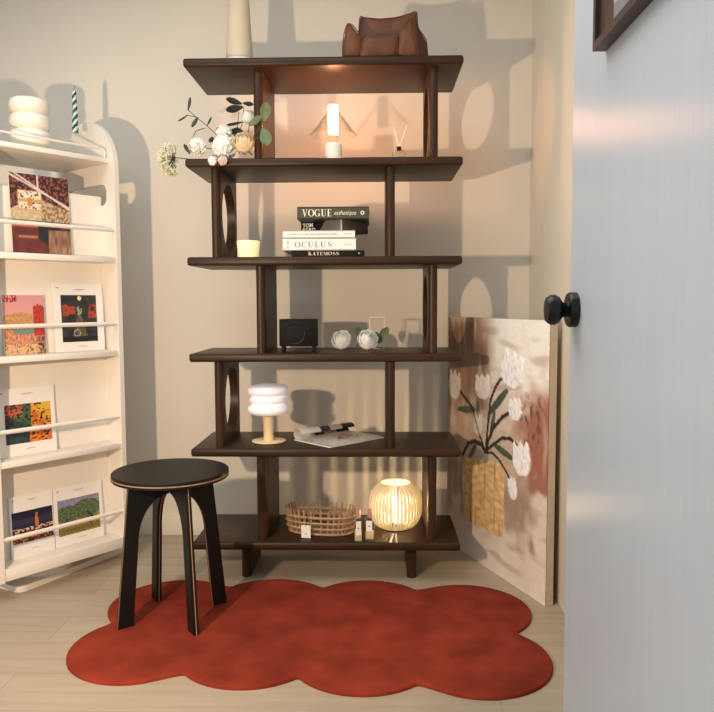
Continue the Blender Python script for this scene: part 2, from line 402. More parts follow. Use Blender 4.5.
# ------------------------------------------------------------------ rug
bm = bm_new()
CS = [(-.711, 2.146), (-.375, 2.129), (-.04, 2.101), (.293, 2.09), (-.704, 2.462), (-.368, 2.475), (-.032, 2.467), (.303, 2.43)]
RR, RTH = .217, .012
def rug_r(t):
    c = Vector((-.2, 2.29)); d = Vector((math.cos(t), math.sin(t))); best = 0
    for cx, cy in CS:
        q = Vector((cx, cy))-c; b = q.dot(d); disc = b*b-q.length_squared+RR*RR
        if disc > 0: best = max(best, b+math.sqrt(disc))
    return c+d*best
N = 360; outl = [rug_r(2*PI*k/N) for k in range(N)]
for _ in range(2): outl = [(outl[k-1]+outl[k]*2+outl[(k+1) % N])/4 for k in range(N)]
cen = sum(outl, Vector((0, 0)))/N
def rr_(sc_, z, inset=0):
    P = []
    for k in range(N):
        tdir = (outl[(k+1) % N]-outl[k-1]).normalized(); nrm = Vector((tdir.y, -tdir.x))
        p = cen+(outl[k]-cen)*sc_-nrm*inset; P.append(bm.verts.new((p.x, p.y, z)))
    return P
rings = [rr_(1, .0004), rr_(1, RTH-.004), rr_(1, RTH-.001, .002), rr_(1, RTH, .005)]+[rr_(s, RTH, .006) for s in (.9, .75, .5, .25)]
for a, b in zip(rings, rings[1:]):
    for k in range(N): bm.faces.new((a[k], a[(k+1) % N], b[(k+1) % N], b[k]))
bm.faces.new(rings[0]); bm.faces.new(rings[-1])
bmesh.ops.translate(bm, vec=(-cen.x, -cen.y, 0), verts=bm.verts[:])
tag(link('rug', bm, rugm, loc=(cen.x, cen.y, 0)), 'terracotta red cloud-shaped rug with eight scalloped lobes on the floor', 'rug')

# ------------------------------------------------------------------ stool
ST = Vector((-.675, 2.365, RTH+E_)); SH = .489
stool = thing('stool', 'round black plywood stool with pale edge lines standing on the rug', 'stool', ST)
bm = bm_new(); R = .188
lathe(bm, [(0, SH-.022), (R-.002, SH-.022), (R, SH-.020), (R, SH-.002), (R-.002, SH), (0, SH)], 72); seat = link('seat', bm, blackm, stool)
bm = bm_new(); lathe(bm, [(R-.004, SH-.0135), (R+.0004, SH-.0135), (R+.0004, SH-.0098), (R-.004, SH-.0098)], 72, caps=False); tag(link('edge_band', bm, plym, seat), 'pale birch line round the seat edge')
def legpoly(o=0.):
    P = [(.187+o, 0), (.140+o, SH-.022), (.0095, SH-.022), (.0095, .415-o)]
    for k in range(1, 15):
        t = PI/2*(1-k/14); P.append((.0095+.106*math.cos(t)-(o if k > 2 else 0), .265+.150*math.sin(t)-o))
    P.append((.138-o, 0)); return P
for k, deg in enumerate((216, 307, 36, 127)):
    a = math.radians(deg); u = Vector((math.cos(a), math.sin(a), 0)); n = Vector((-u.y, u.x, 0))
    fn = lambda r, z, d: u*r+n*d+Vector((0, 0, z))
    bm = bm_new(); prism(bm, legpoly(), -.009, .009, fn); lg = link('leg', bm, blackm, stool, smooth=25)
    bm = bm_new(); prism(bm, legpoly(.0005), -.0015, .0015, fn); link('edge_band', bm, plym, lg, smooth=25)

# ------------------------------------------------------------------ painting leaning in the corner
PN = Vector((.584, 2.480, 0)); PD = Vector((-.366, .931, 0)).normalized(); PB = Vector((PD.y, -PD.x, 0))   # along, and away from the viewer
PW, PH, PT = .742, .985, .028
paint = thing('painting', 'large unframed canvas of white tulips in a golden vase leaning in the right corner', 'painting', PN+PD*PW/2)
lean = math.radians(.15)
def pp(s, h, d=0.): # point on the canvas: s from the near edge, h up, d out of the front
    return PN+PD*s+Vector((0, 0, h*math.cos(lean)+E_))+PB*(h*math.sin(lean)-d)
def ppl(s, h, d=0.): return pp(s, h, d)-(PN+PD*PW/2)
bm = bm_new()
prism(bm, [(0, 0), (PW, 0), (PW, PH), (0, PH)], 0, -PT, lambda a, b, d: ppl(a, b, d)); tag(link('canvas', bm, canvasm, paint, smooth=0), 'cream canvas wrapped round its stretcher')
def pxs(x, y):   # measured mark -> (s, h)
    d = FWD*FPX+RT*(x-357)-UP*(y-356); k = (PN-EYE).dot(PB)/d.dot(PB); q = EYE+d*k
    return ((q-PN).dot(PD), q.z)
def segd(p, a, b):
    ax, ay = a; bx, by = b; l2 = (bx-ax)**2+(by-ay)**2
    t = 0 if l2 == 0 else max(0, min(1, ((p[0]-ax)*(bx-ax)+(p[1]-ay)*(by-ay))/l2))
    return math.hypot(p[0]-ax-t*(bx-ax), p[1]-ay-t*(by-ay)), t
STEMS = [([(486, 452), (488, 430), (491, 400), (497, 385), (503, 377)], .007), ([(487, 450), (489, 440), (494, 428), (503, 417), (510, 413)], .008), ([(488, 450), (492, 446), (503, 438), (511, 439), (517, 445)], .007),
         ([(487, 453), (493, 453), (499, 459), (506, 470), (510, 479)], .005), ([(486, 452), (480, 435), (474, 412)], .006), ([(475, 412), (469, 402), (461, 392)], .007), ([(486, 452), (482, 445), (476, 441), (469, 443), (463, 455)], .009)]
STEMS = [([pxs(*p) for p in P], w) for P, w in STEMS]
LEAVES = [((491, 412), (507, 391), .017), ((491, 436), (495, 413), .013), ((496, 446), (512, 458), .014), ((459, 409), (475, 410), .015), ((478, 402), (478.5, 415), .012), ((470, 457), (477, 444), .013)]
LEAVES = [(pxs(*a), pxs(*b), w) for a, b, w in LEAVES]
# flowers: centre, half sizes (m), tilt, petals, opacity
def fl_(cx, cy, w, h, tilt, op):
    c = pxs(cx, cy); a = pxs(cx-w/2, cy); b = pxs(cx+w/2, cy)
    return (c, abs(a[0]-b[0])/2, abs(pxs(cx, cy-h/2)[1]-pxs(cx, cy+h/2)[1])/2, tilt, op)
FLOWERS = [fl_(512, 369, 22, 36, .25, 1), fl_(515.5, 409, 13, 22, -.1, 1), fl_(522, 458, 18, 34, -.15, 1), fl_(513, 488, 9, 22, -.25, 1), fl_(455, 384, 12, 28, .1, .72), fl_(483, 386, 15, 25, -.1, .75), fl_(478.5, 423, 9, 23, .1, .5)]
VASE = [pxs(*p) for p in ((463, 458), (505, 463), (504, 541), (489, 530), (464, 517))]
def inpoly(p, P):
    r = False
    for (x1, y1), (x2, y2) in zip(P, P[1:]+P[:1]):
        if (y1 > p[1]) != (y2 > p[1]) and p[0] < (x2-x1)*(p[1]-y1)/(y2-y1)+x1: r = not r
    return r
VC = (sum(p[0] for p in VASE)/5, sum(p[1] for p in VASE)/5)
FH = {}
def pcol(u, v):
    s, h = u*PW, v*PH; q = (s, h); relief = .0024+.0012*nz(s*2, h, 60, 41)+.0008*nz(s, h*3, 30, 43)
    n1 = nz(s, h, 5); n2 = nz(s, h, 16, 3); n3 = nz(s*3, h, 40, 7); n4 = nz(s, h*2.2, 26, 11)
    c = mix((224, 210, 192), (198, 174, 152), .5+n1)
    c = mix(c, (248, 244, 236), sm(.56, .84, h+n1*.2+n2*.06)*sm(.62, .3, s+n2*.08))            # pale top
    c = mix(c, (124, 92, 70), sm(.30, .48, s+n1*.14)*sm(.55, .68, h+n2*.1)*sm(1.02, .86, h+n1*.15)*.95)   # brown upper far side
    c = mix(c, (188, 158, 134), sm(.42, .6, s)*sm(.9, .75, h)*(.35+.5*n2))
    c = mix(c, (164, 104, 84), sm(.26, .10, s+n1*.1+n2*.05)*sm(.36, .46, h+n2*.14)*sm(.80, .66, h+n1*.12+n2*.06)*.95)   # red brown near side
    c = mix(c, (150, 124, 106), sm(.45, .3, h+n1*.12)*sm(.16, .28, h+n2*.1)*.75)
    c = mix(c, (226, 212, 198), sm(.24, .08, h+n2*.12)*.95)
    c = mix(c, (232, 220, 204), sm(.12, .05, s+n2*.05)*sm(.45, .34, h+n2*.15)*.85)
    n5 = nz(s*2.5, h*.7, 9, 21); n6 = nz(s*.6, h*2, 12, 31)
    c = mix(c, (234, 224, 210), sm(.05, .5, n5)*.45); c = mix(c, (150, 118, 98), sm(.1, .55, n6)*.35)
    c = mix(c, (104, 74, 58), sm(.05, .35, nz(s*1.3, h, 34, 17))*sm(.11, .03, abs(s-.10))*sm(.13, .05, abs(h-.62))*.8)
    if inpoly((s+n2*.008, h+n1*.01), VASE):
        g = mix((214, 170, 106), (238, 210, 156), .5+n4*1.2); c = mix(g, (168, 118, 72), sm(.2, .6, nz(s*9, h, 6, 5))*.8); relief += .0016
    for a, b, w in LEAVES:
        d, t = segd(q, a, b)
        if d < w*(.55+.45*math.sin(PI*min(1, t*.9+.05))): c = mix((62, 76, 56), (88, 102, 74), .5+n3); relief = .0036
    for P, w in STEMS:
        for a, b in zip(P, P[1:]):
            d, t = segd(q, a, b)
            if d < w: c = mix((52, 38, 30), (40, 34, 26), .5+n3); relief = .0039
    for (cx, cy), rx, ry, tl, op in FLOWERS:
        x, y = s-cx, h-cy; x, y = x*math.cos(tl)+y*math.sin(tl), -x*math.sin(tl)+y*math.cos(tl)
        x /= rx; y /= ry
        wx = math.sqrt(max(0, 1-((y+.15)/.95)**2)) if y < -.15 else 1-.12*(y+.15)
        top = .62+.38*abs(math.cos(PI*1.5*x*.95))**1.3-.1*x*x
        if abs(x) < wx+.05*n3 and -1.05 < y < top+.04*n3:
            e = mix((255, 255, 254), (226, 223, 220), sm(.15, .6, nz(x*3, y*1.2, 2.2, cx*40)+.15))
            c = mix(c, e, op); relief = .0024+.003*op+.002*nz(x, y, 5, 1)
    FH[(u, v)] = relief
    return c
NXP, NYP = 150, 196
for j in range(NYP+1):
    for i in range(NXP+1): FH[(i/NXP, j/NYP)] = 0
cache = {(i/NXP, j/NYP): pcol(i/NXP, j/NYP) for j in range(NYP+1) for i in range(NXP+1)}
painted('painted_tulips', NXP, NYP, lambda u, v: ppl(u*PW, v*PH, .0006+FH[(u, v)]), lambda u, v: cache[(u, v)], vcp, paint)

# ------------------------------------------------------------------ framed picture hung on the door
FY = 1.0; FZ = at(606, 51.5, FY).z
pic = thing('picture_frame', 'dark brown picture frame hanging on the white door, only its lower corner in view', 'picture frame', (DX, FY-.22, FZ))
W_, H_, D_, BW = .44, .56, .0178, .010
bm = bm_new()
fnp = lambda a, b, d: Vector((-d, a, b))
ring_plate(bm, (-.22, .22, 0, H_), [(-.22+BW, BW), (.22-BW, BW), (.22-BW, H_-BW), (-.22+BW, H_-BW)], .0004, D_, fnp); link('frame', bm, framem, pic, smooth=0)
def art(u, v):
    y, z = u*.414, v*(H_-2*BW)
    c = mix((150, 148, 150), (176, 174, 174), v)
    if y < .36 and abs(z-.03-.1*(.36-y)) < .006: c = (206, 202, 200)
    if y > .355 and z < .060: c = (66, 42, 34)
    if y > .375 and .060 < z < .076: c = (200, 112, 78)
    if y > .372 and z > .076: c = (222, 172, 132)
    return c
painted('print', 140, 170, lambda u, v: Vector((-.0125, -.22+BW+u*(.44-2*BW), BW+v*(H_-2*BW))), art, vc, pic)

# ------------------------------------------------------------------ revolving magazine rack
RU = Vector((.614, .789, 0)); RV = Vector((-.789, .614, 0))
P0 = Vector((-.989, 2.85, 0)); RW, RD = .51, .41
RC = P0-RU*RW/2+RV*RD/2
rack = thing('magazine_rack', 'white revolving magazine rack with arched side panels standing at the left', 'magazine rack', RC)
def rk(s, w, z): return P0-RU*s+RV*w+Vector((0, 0, z))-RC     # s from the right panel, w back from the front
RZ0, RSP = .078, 1.562
def side(s0, s1):
    bm = bm_new()
    r = RD/2
    body0, body1 = 1.35, RSP
    prism(bm, [(0, RZ0), (RD, RZ0), (RD, body0), (0, body0)], s0, s1, lambda a, b, d: rk(d, a, b))
    ring_plate(bm, (0, RD, body0, body1), rrect(.06, RD-.06, 1.43, 1.512, .03), s0, s1, lambda a, b, d: rk(d, a, b))
    arc = [(r+r*math.cos(PI*k/40), RSP+r*math.sin(PI*k/40)) for k in range(41)]
    prism(bm, arc, s0, s1, lambda a, b, d: rk(d, a, b))
    bmesh.ops.remove_doubles(bm, verts=bm.verts[:], dist=1e-5)
    return link('side_panel', bm, rackm, rack, smooth=30)
side(0, .018); side(RW-.018, RW)
IW0, IW1 = .018, RW-.018
def rbox(bm, s0, s1, w0, w1, z0, z1, bev=0.):
    b2 = bm_new(); box(b2, s0, s1, w0, w1, z0, z1, bev)
    for v in b2.verts: v.co = rk(v.co.x, v.co.y, v.co.z)
    me = bpy.data.meshes.new('t'); b2.to_mesh(me); b2.free(); bm.from_mesh(me); bpy.data.meshes.remove(me)
bm = bm_new(); rbox(bm, IW0, IW1-.012, .098, .110, .12, 1.465); link('back_board', bm, rackm, rack, smooth=0)
bm = bm_new(); rbox(bm, IW0, IW1-.012, .300, .312, .12, 1.465); link('back_board', bm, rackm, rack, smooth=0)
TR = [1.226, .866, .500, .122]
for t in TR:
    bm = bm_new(); rbox(bm, IW0, IW1, .004, .097, t-(.022 if t > .2 else .042), t, .002); link('tray', bm, rackm, rack)
    bm = bm_new(); tube(bm, [rk(IW0, .012, t+.104), rk(IW1, .012, t+.104)], .008, 12); link('rail', bm, rackm, rack)
    bm = bm_new(); rbox(bm, IW0, IW1, .313, RD-.004, t-.022, t, .002); link('tray', bm, rackm, rack)
bm = bm_new(); rbox(bm, IW0, IW1, .035, RD-.035, 1.588, 1.606, .002); link('top_shelf', bm, rackm, rack)
TSZ = 1.606
bm = bm_new(); w_ = .046
tube(bm, [rk(.03, w_, TSZ), rk(.03, w_, TSZ+.026), rk(.0335, w_, TSZ+.032), rk(.04, w_, TSZ+.034)]+[rk(.04+(RW-.08)*k/6, w_, TSZ+.034) for k in range(1, 7)]+[rk(RW-.0335, w_, TSZ+.032), rk(RW-.03, w_, TSZ+.026), rk(RW-.03, w_, TSZ)], .0042, 8)
link('gallery_rail', bm, rackm, rack)
BU = Vector((.454, .891, 0)); BV = Vector((-.891, .454, 0)); A0 = Vector((-1.291, 2.56, 0))
bc = A0+BU*.24+BV*.2
bm = bm_new(); prism(bm, rrect(-.24, .275, -.2, .2, .035, 8), .0005, .022, lambda a, b, d: bc+BU*a+BV*b+Vector((0, 0, d))-RC)
link('swivel_base', bm, rackm, rack, smooth=30)
bm = bm_new(); lathe(bm, [(0, .022), (.11, .022), (.11, .082), (0, .082)], 32); link('swivel_post', bm, rackm, rack)
# printed things standing in the trays
def sheet(name, label, cat, tier, s0, s1, hgt, thick, fn, res=(60, 80), group=None, border=None, lift=0.):
    """leans from the tray front to the back board; s0 right edge, s1 left edge"""
    z0 = TR[tier]+E_; wb, wt = .076, .096-thick-.002
    base = rk((s0+s1)/2, wb, z0)+RC
    t = thing(name, label, cat, base, 0, group)
    dw = wt-wb; dz = math.sqrt(hgt**2-dw**2); e = Vector((0, dw/hgt, dz/hgt))
    nrm = Vector((0, dz/hgt, -dw/hgt))      # into the sheet, in (w, z)
    def P(s, h, d): # d>0 in front
        return rk(s, wb+e.y*h-nrm.y*d, z0+e.z*h-nrm.z*d+nrm.z*0)-(base-RC)
    low = -nrm.z*thick                      # rear lower edge height correction
    bm = bm_new()
    b2 = [(s0, 0), (s1, 0), (s1, hgt), (s0, hgt)]
    A = [bm.verts.new(P(s, h, 0)) for s, h in b2]; B = [bm.verts.new(P(s, h, -thick)) for s, h in b2]
    for v in B[:2]: v.co.z = max(v.co.z, 0)
    for v in A[:2]: v.co.z = max(v.co.z, 0)
    bm.faces.new(A); bm.faces.new(B)
    for k in range(4): bm.faces.new((A[k], A[(k+1) % 4], B[(k+1) % 4], B[k]))
    link('booklet', bm, paper, t, smooth=0)
    w = s1-s0
    bx0, bx1, by0, by1 = border or (0, 1, 0, 1)
    painted('printed_picture', *res, lambda u, v: P(s1-w*(bx0+(bx1-bx0)*u), hgt*(by0+(by1-by0)*v), .0007), fn, vc, t)
    if border:      # tiny grey marks above and below the picture
        def mark(u0, u1, v0, v1):
            bm = bm_new(); vs = [bm.verts.new(P(s1-w*u, hgt*v, .0006)) for u, v in ((u0, v0), (u1, v0), (u1, v1), (u0, v1))]; bm.faces.new(vs); link('caption_mark', bm, greyink, t, smooth=0)
        mark(.42, .62, .912, .918); mark(.45, .58, .898, .902); mark(.07, .105, .925, .945); mark(.45, .62, by0*.5, by0*.5+.006)
    return t
def blob(u, v, cx, cy, rx, ry): return ((u-cx)/rx)**2+((v-cy)/ry)**2 < 1
def collage(u, v):
    n = nz(u, v, 9); n2 = nz(u, v, 26, 2)
    if v > .42:
        c = (58, 34, 36) if n2 > -.1 else (150, 84, 70)
        if v < .55+.1*math.sin(u*5): c = mix((186, 164, 128), (214, 196, 158), .5+n2)
        if u > .5 and v < .7-.25*(u-.5): c = (200, 176, 140) if n2 > 0 else (150, 108, 84)
        if abs(v-(.98-.36*u)) < .012 or abs(v-(.86-.44*(u-.4))) < .012: c = (226, 206, 196)
        if abs(u-.46) < .013 and v > .7: c = (228, 208, 200)
        if .12 < u < .52 and .55 < v < .80:
            c = (236, 218, 190)
            if nz(u, v, 30, 5) > .22: c = (70, 36, 34)
            if abs(v-.67) < .02: c = (206, 160, 96)
            if .28 < u < .37 and .6 < v < .7: c = (196, 140, 80)
            if min(u-.12, .52-u) < .02 or min(v-.55, .8-v) < .015: c = (206, 160, 110)
    else:
        c = mix((118, 56, 50), (92, 44, 44), .5+n)
        if v > .34 and u < .46: c = mix((206, 124, 84), (150, 76, 60), .5+n2)
        if .44 < u < .82 and v > .12+.5*abs(u-.6): c = (40, 42, 50)
        if u > .6 and v < .32: c = mix((176, 140, 106), (120, 84, 70), .5+nz(u*4, v, 8))
        if .1 < u < .42 and .2 < v < .23: c = (176, 116, 84)
    return c
def seaside(u, v):
    n = nz(u, v, 8); n2 = nz(u, v, 22, 3)
    c = mix((232, 176, 160), (214, 150, 150), v)
    if v < .66+.05*math.sin(u*4)+.03*n2 and v > .5: c = mix((172, 124, 78), (214, 168, 110), .5+n2)
    if v < .5: c = mix((226, 160, 116), (196, 110, 86), .5+n2*1.2)
    if .2 < u < .85 and .34 < v < .42: c = (104, 148, 132)
    if v < .17: c = mix((232, 190, 140), (220, 170, 120), .5+n2)
    if u > .72 and v < .84-.5*(u-.86)**2*4+.04*n2 and v > .3: c = mix((198, 62, 52), (160, 52, 46), .5+n2*1.5)
    if v > .88 and u < .36 and n2 > -.1: c = (160, 40, 56)
    if v < .34 and n2 > .28: c = (120, 110, 130)
    if u > .8 and v < .3 and n2 < 0: c = (92, 60, 50)
    if v < .2 and n2 < -.34: c = (70, 60, 50)
    return c
def night(u, v):
    n = nz(u, v, 7); n2 = nz(u, v, 20, 5)
    c = mix((38, 38, 44), (60, 58, 58), .5+n)
    for cx, cy, rx, ry in ((.12, .7, .09, .14), (.3, .7, .1, .1), (.88, .68, .13, .18)):
        if abs(u-cx) < rx and abs(v-cy) < ry and (v < cy+ry*.8-.4*abs(u-cx)): c = (168, 70, 50) if n2 > -.25 else (90, 44, 40)
    if abs(u-.5) < .05+.35*(.58-v) and .1 < v < .56: c = mix((120, 106, 70), (74, 66, 52), .5+n2*1.5)
    if blob(u, v, .52, .93, .055, .05): c = (236, 226, 150)
    if blob(u, v, .5, .66, .08, .1) and n2 > -.1: c = (156, 152, 146)
    if abs(((u-.42)/.09)**2+((v-.19)/.07)**2-1) < .22: c = (170, 166, 158)
    if v < .12: c = (30, 28, 28)
    if abs(u-.88) < .06 and .66 < v < .76: c = (44, 36, 34)
    return c
def bouquet(u, v):
    n = nz(u, v, 7, 2); n2 = nz(u, v, 16, 4)
    c = mix((30, 34, 36), (52, 64, 58), .5+n)
    if u < .5 and v < .55+.2*n: c = (48, 66, 68)
    if .15 < u < .6 and v > .5-.4*(u-.4) and n2 > -.1: c = (70, 98, 66)
    if u > .55 and n2 > -.22: c = mix((222, 166, 52), (206, 98, 40), .5+n*1.6)
    if u > .5 and v < .35 and n2 > -.25: c = mix((204, 74, 44), (226, 150, 56), .5+n2)
    if v > .68 and u < .38 and n2 > 0: c = (200, 90, 56)
    if u > .72 and v > .78 and n2 > -.3: c = (224, 180, 58)
    if n2 < -.38: c = (24, 24, 26)
    return c
def dusk(u, v):
    n = nz(u, v, 6, 8); n2 = nz(u, v, 18, 4)
    c = mix((40, 50, 84), (24, 26, 50), v)
    if .55 < v < .75+.08*n: c = mix((70, 50, 60), (40, 44, 70), .5+n2)
    if v < .38: c = mix((36, 24, 26), (70, 34, 34), .5+n2)
    if abs(u-.6) < .035+.02*n and .42 < v < .88: c = (188, 116, 66)      # a sunlit poplar
    if v < .45 and n2 > .12: c = mix((222, 160, 110), (196, 64, 54), .5+n*1.8)
    if .38 < v < .47 and n2 > 0: c = (214, 196, 160)
    return c
def grove(u, v):
    n = nz(u, v, 6, 1); n2 = nz(u, v, 22, 6); n3 = nz(u*2, v, 14, 9)
    c = mix((126, 126, 156), (156, 150, 172), .5+n3)
    if v < .42: c = mix((176, 148, 72), (140, 112, 58), .5+n3*1.4)
    if blob(u, v+.04*n2, .22, .56, .26, .26) or blob(u, v+.05*n2, .68, .64, .36, .27): c = mix((66, 84, 58), (108, 124, 84), .5+n2*1.4)
    if abs(u-.76+.06*math.sin(v*14)) < .035 and .2 < v < .55: c = (48, 44, 60)
    if abs(u-.2) < .02 and .3 < v < .45: c = (52, 48, 54)
    if v < .3 and n2 > .3: c = (92, 112, 64)
    return c
# left-right positions along the rack: distance from the right panel for a measured column
def srk(px, w=.06):
    k = (px-376)/735      # X/Y
    q = P0+RV*w
    return (k*q.y-q.x)/(k*RU.y-RU.x)
HB = .08
sheet('magazine', 'magazine with a dark collage of a flowered handbag on its cover, top rack tray', 'magazine', 0, srk(73.5), srk(14), .288, .005, collage, (70, 96))
sheet('booklet', 'borderless booklet with a pink seaside village picture, left in the second tray', 'booklet', 1, srk(44), srk(2), .213, .010, seaside)
sheet('calendar', 'white-bordered calendar with a dark night street under a pale moon, second tray', 'calendar', 1, srk(104.5), srk(54.5), .258, .006, night, border=(.14, .86, .14, .83))
sheet('calendar', 'white-bordered calendar with red and yellow flowers on dark green, alone in the third tray', 'calendar', 2, srk(52), srk(-8), .245, .006, bouquet, border=(.12, .92, .18, .76))
sheet('calendar', 'white-bordered calendar with a deep blue dusk over red blossoms, left in the bottom tray', 'calendar', 3, srk(46.5), srk(1), .23, .006, dusk, border=(.04, .98, .24, .74))
sheet('calendar', 'white-bordered calendar with an olive grove on yellow ground, right one in the bottom tray', 'calendar', 3, srk(98), srk(47.5), .228, .006, grove, border=(.07, .93, .18, .78))
# things on top of the rack
vz = TSZ+E_
q = at(28, 147, 2.80); sv = rk(srk(33.5, .17), .17, 0)+RC
bm = bm_new()
prof = [(0, 0), (.043, 0), (.05, .006)]
for k, (zc, rc) in enumerate(((.047, .072), (.098, .071), (.148, .070))):
    for j in range(9):
        t = -PI/2+PI*j/8; prof.append((rc-.011+.015*math.cos(t), zc+.0245*math.sin(t)))
prof += [(.052, .174), (.048, .170), (.048, .06), (0, .06)]
zk = (at(28.5, 95.5, sv.y-.05).z-vz)/.174; prof = [(r*.95, z*zk) for r, z in prof]
lathe(bm, prof, 160, mod=lambda a, z: 1+.008*math.cos(a*80))
tag(link('vase', bm, ceramic, loc=(sv.x, sv.y, vz), smooth=50), 'cream finely ribbed vase of three stacked rings on top of the white rack', 'vase')
hv = rk(srk(79, .12), .12, 0)+RC
hk = (at(74.5, 133, hv.y).z-vz)/.0585; ck = (at(74.5, 85, hv.y).z-vz-.0585*hk)/.1625
bm = bm_new(); lathe(bm, [(r, z*hk) for r, z in [(0, 0), (.027, 0), (.027, .006), (.012, .012), (.010, .022), (.017, .030), (.010, .038), (.010, .046), (.018, .054), (.018, .066), (.0115, .066), (.0115, .058), (0, .058)]], 28)
tag(link('candle_holder', bm, clear, loc=(hv.x, hv.y, vz)), 'clear glass candlestick on top of the white rack', 'candle holder')
bm = bm_new()
n = 36; RNG = 60; rows = []
for j in range(RNG+1):
    f = j/RNG; z = .0585*hk+.0004+.150*ck*f; r0 = .0108*(1-.35*f)*(1 if f < .92 else max(.08, (1-f)/.08))
    rows.append([bm.verts.new((r0*(1+.16*math.cos(4*(a-z*120)))*math.cos(a), r0*(1+.16*math.cos(4*(a-z*120)))*math.sin(a), z)) for a in [2*PI*k/n for k in range(n)]])
for j in range(RNG):
    for k in range(n):
        fc = bm.faces.new((rows[j][k], rows[j][(k+1) % n], rows[j+1][(k+1) % n], rows[j+1][k]))
        ph = math.cos(2*(2*PI*(k+.5)/n-(.0585+.150*(j+.5)/RNG)*120)); fc.material_index = 1 if ph < -.45 else (2 if ph > .6 else 0)
bm.faces.new(rows[0]); bm.faces.new(rows[-1])
cand = link('twisted_candle', bm, [tealm, dkwax, whwax], loc=(hv.x, hv.y, vz+.0004)); tag(cand, 'twisted teal, black and white taper candle standing in the glass candlestick', 'candle')
bm = bm_new(); zt = .0585*hk+.150*ck; tube(bm, [(0, 0, zt-.002), (.0008, 0, zt+.006), (0, 0, zt+.0125*ck)], .0012, 6); link('wick', bm, dkwax, cand)

# ------------------------------------------------------------------ top board: cone vase and small leather armchair
z1 = TOPS[0]+E_
c = at(239.5, 57, 2.82)
vs_ = thing('cone_vase', 'tall tapering beige stoneware vase on the top board, its rim out of view', 'vase', (c.x, c.y, z1))
bm = bm_new(); lathe(bm, [(0, .0), (.058, 0), (.0595, .012), (.0585, .026), (.055, .036), (.049, .041), (0, .042)], 48); tag(link('foot_ring', bm, ceramic, vs_), 'paler rounded foot')
bm = bm_new(); lathe(bm, [(.0515, .036), (.0515, .040), (.051, .044), (.030, .40), (.028, .404), (.026, .40), (.040, .10), (0, .1)], 48); link('body', bm, conem, vs_)
CY = 2.80
ch = thing('miniature_armchair', 'small slouchy brown leather armchair model sitting on the top board', 'miniature armchair', (at(384, 57, CY).x, CY, z1))
def apx(x, y, Y=CY):
    p = at(x, y, Y); return (p.x-ch.location.x+(0), max(p.z-z1, 0))
def pillow(name, px_poly, y0, y1, puff=.8, sub=2):
    P = [apx(x, y, CY+y0+.03) for x, y in px_poly]
    # round the outline
    for _ in range(sub):
        Q = []
        for k in range(len(P)):
            a, b = P[k], P[(k+1) % len(P)]; w = .15
            Q += [(a[0]+(b[0]-a[0])*w, a[1]+(b[1]-a[1])*w), (a[0]+(b[0]-a[0])*(1-w), a[1]+(b[1]-a[1])*(1-w))]
        P = Q
    ca = sum(p[0] for p in P)/len(P); cb = sum(p[1] for p in P)/len(P)
    zmin = min(p[1] for p in P)
    zmin = 0
    bm = bm_new(); rings = []
    prof = [(.05, 0), (.3, .0), (.55, .015), (.76, .05), (.90, .12), (.97, .22), (1, .38), (1, .65), (.95, .84), (.82, .95), (.55, 1)]
    for s, f in prof:
        s = 1-(1-s)*(puff if s > .8 else 1.0)*1.0 if s > .5 else s
        ring = []
        for a, b in P:
            x = ca+(a-ca)*s; z = cb+(b-cb)*s; wr = .007*nz(x, z, 22, y0*30+f*3)+.003*nz(x, z, 60, 4+f*2)
            ring.append(bm.verts.new((x+wr, y0+(y1-y0)*f+wr, max(0, z+wr*.5 if b > .003 else (cb+(b-cb)*s if s < .9 else 0)))))
        rings.append(ring)
    n = len(P)
    for A, B in zip(rings, rings[1:]):
        for k in range(n): bm.faces.new((A[k], A[(k+1) % n], B[(k+1) % n], B[k]))
    bm.faces.new(rings[0]); bm.faces.new(rings[-1])
    o = link(name, bm, leather, ch, smooth=60)
    bm = bm_new(); tube(bm, [(ca+(a-ca)*.985, y0+(y1-y0)*.13, max(.0022, cb+(b-cb)*.985)) for a, b in P], .0018, 6, closed=True); link('piping', bm, seamm, o)
    return o
pillow('backrest', [(357, 66), (358, 38), (359.5, 17.5), (364, 19.5), (380, 21), (396, 19.5), (409, 16), (417, 12.5), (418, 30), (427, 42), (427.5, 66)], .0, .075, .55)
pillow('armrest', [(342.5, 66), (342.5, 48), (344, 34), (347.5, 24), (353, 26), (358, 33), (363, 39), (362.5, 66)], -.105, .03, .5)
pillow('armrest', [(395.5, 66), (396, 38), (401, 30), (408, 22), (412, 17), (415, 28), (417, 40), (418.5, 66)], -.105, .03, .5)
pillow('seat', [(360, 66), (360, 40), (362.5, 38), (380, 38.5), (395, 35.5), (398, 37), (398, 66)], -.115, .01, .35)

# ------------------------------------------------------------------ flowers on the second board
z2 = TOPS[1]+E_
def petal(bm, base, out, up, ln, wd, curl=.4, ruf=.0, mi=0, nx=4, ny=4, cup=.25):
    out = out.normalized(); sd = out.cross(up)
    sd = sd.normalized() if sd.length > 1e-5 else out.orthogonal().normalized()
    nm = sd.cross(out).normalized(); V = []
    ph = random.random()*9
    for j in range(ny+1):
        f = j/ny; w = wd*(.25+.75*math.sin(PI*min(.5+.0, .5*f/.62)) if f < .62 else .25+.75*math.cos((f-.62)/.38*1.05))
        row = []
        for i in range(nx+1):
            e = (i/nx-.5)*2
            p = base+out*(ln*f*(1-.12*e*e*f))+sd*(w*e*.5)+nm*(curl*ln*f*f+cup*wd*e*e*.5+ruf*math.sin(e*7+ph)*f*f)
            row.append(bm.verts.new(p))
        V.append(row)
    for j in range(ny):
        for i in range(nx): bm.faces.new((V[j][i], V[j][i+1], V[j+1][i+1], V[j+1][i])).material_index = mi
def rand_dir(up=None):
    while True:
        v = Vector((random.uniform(-1, 1), random.uniform(-1, 1), random.uniform(-1, 1)))
        if .1 < v.length < 1: return v.normalized()
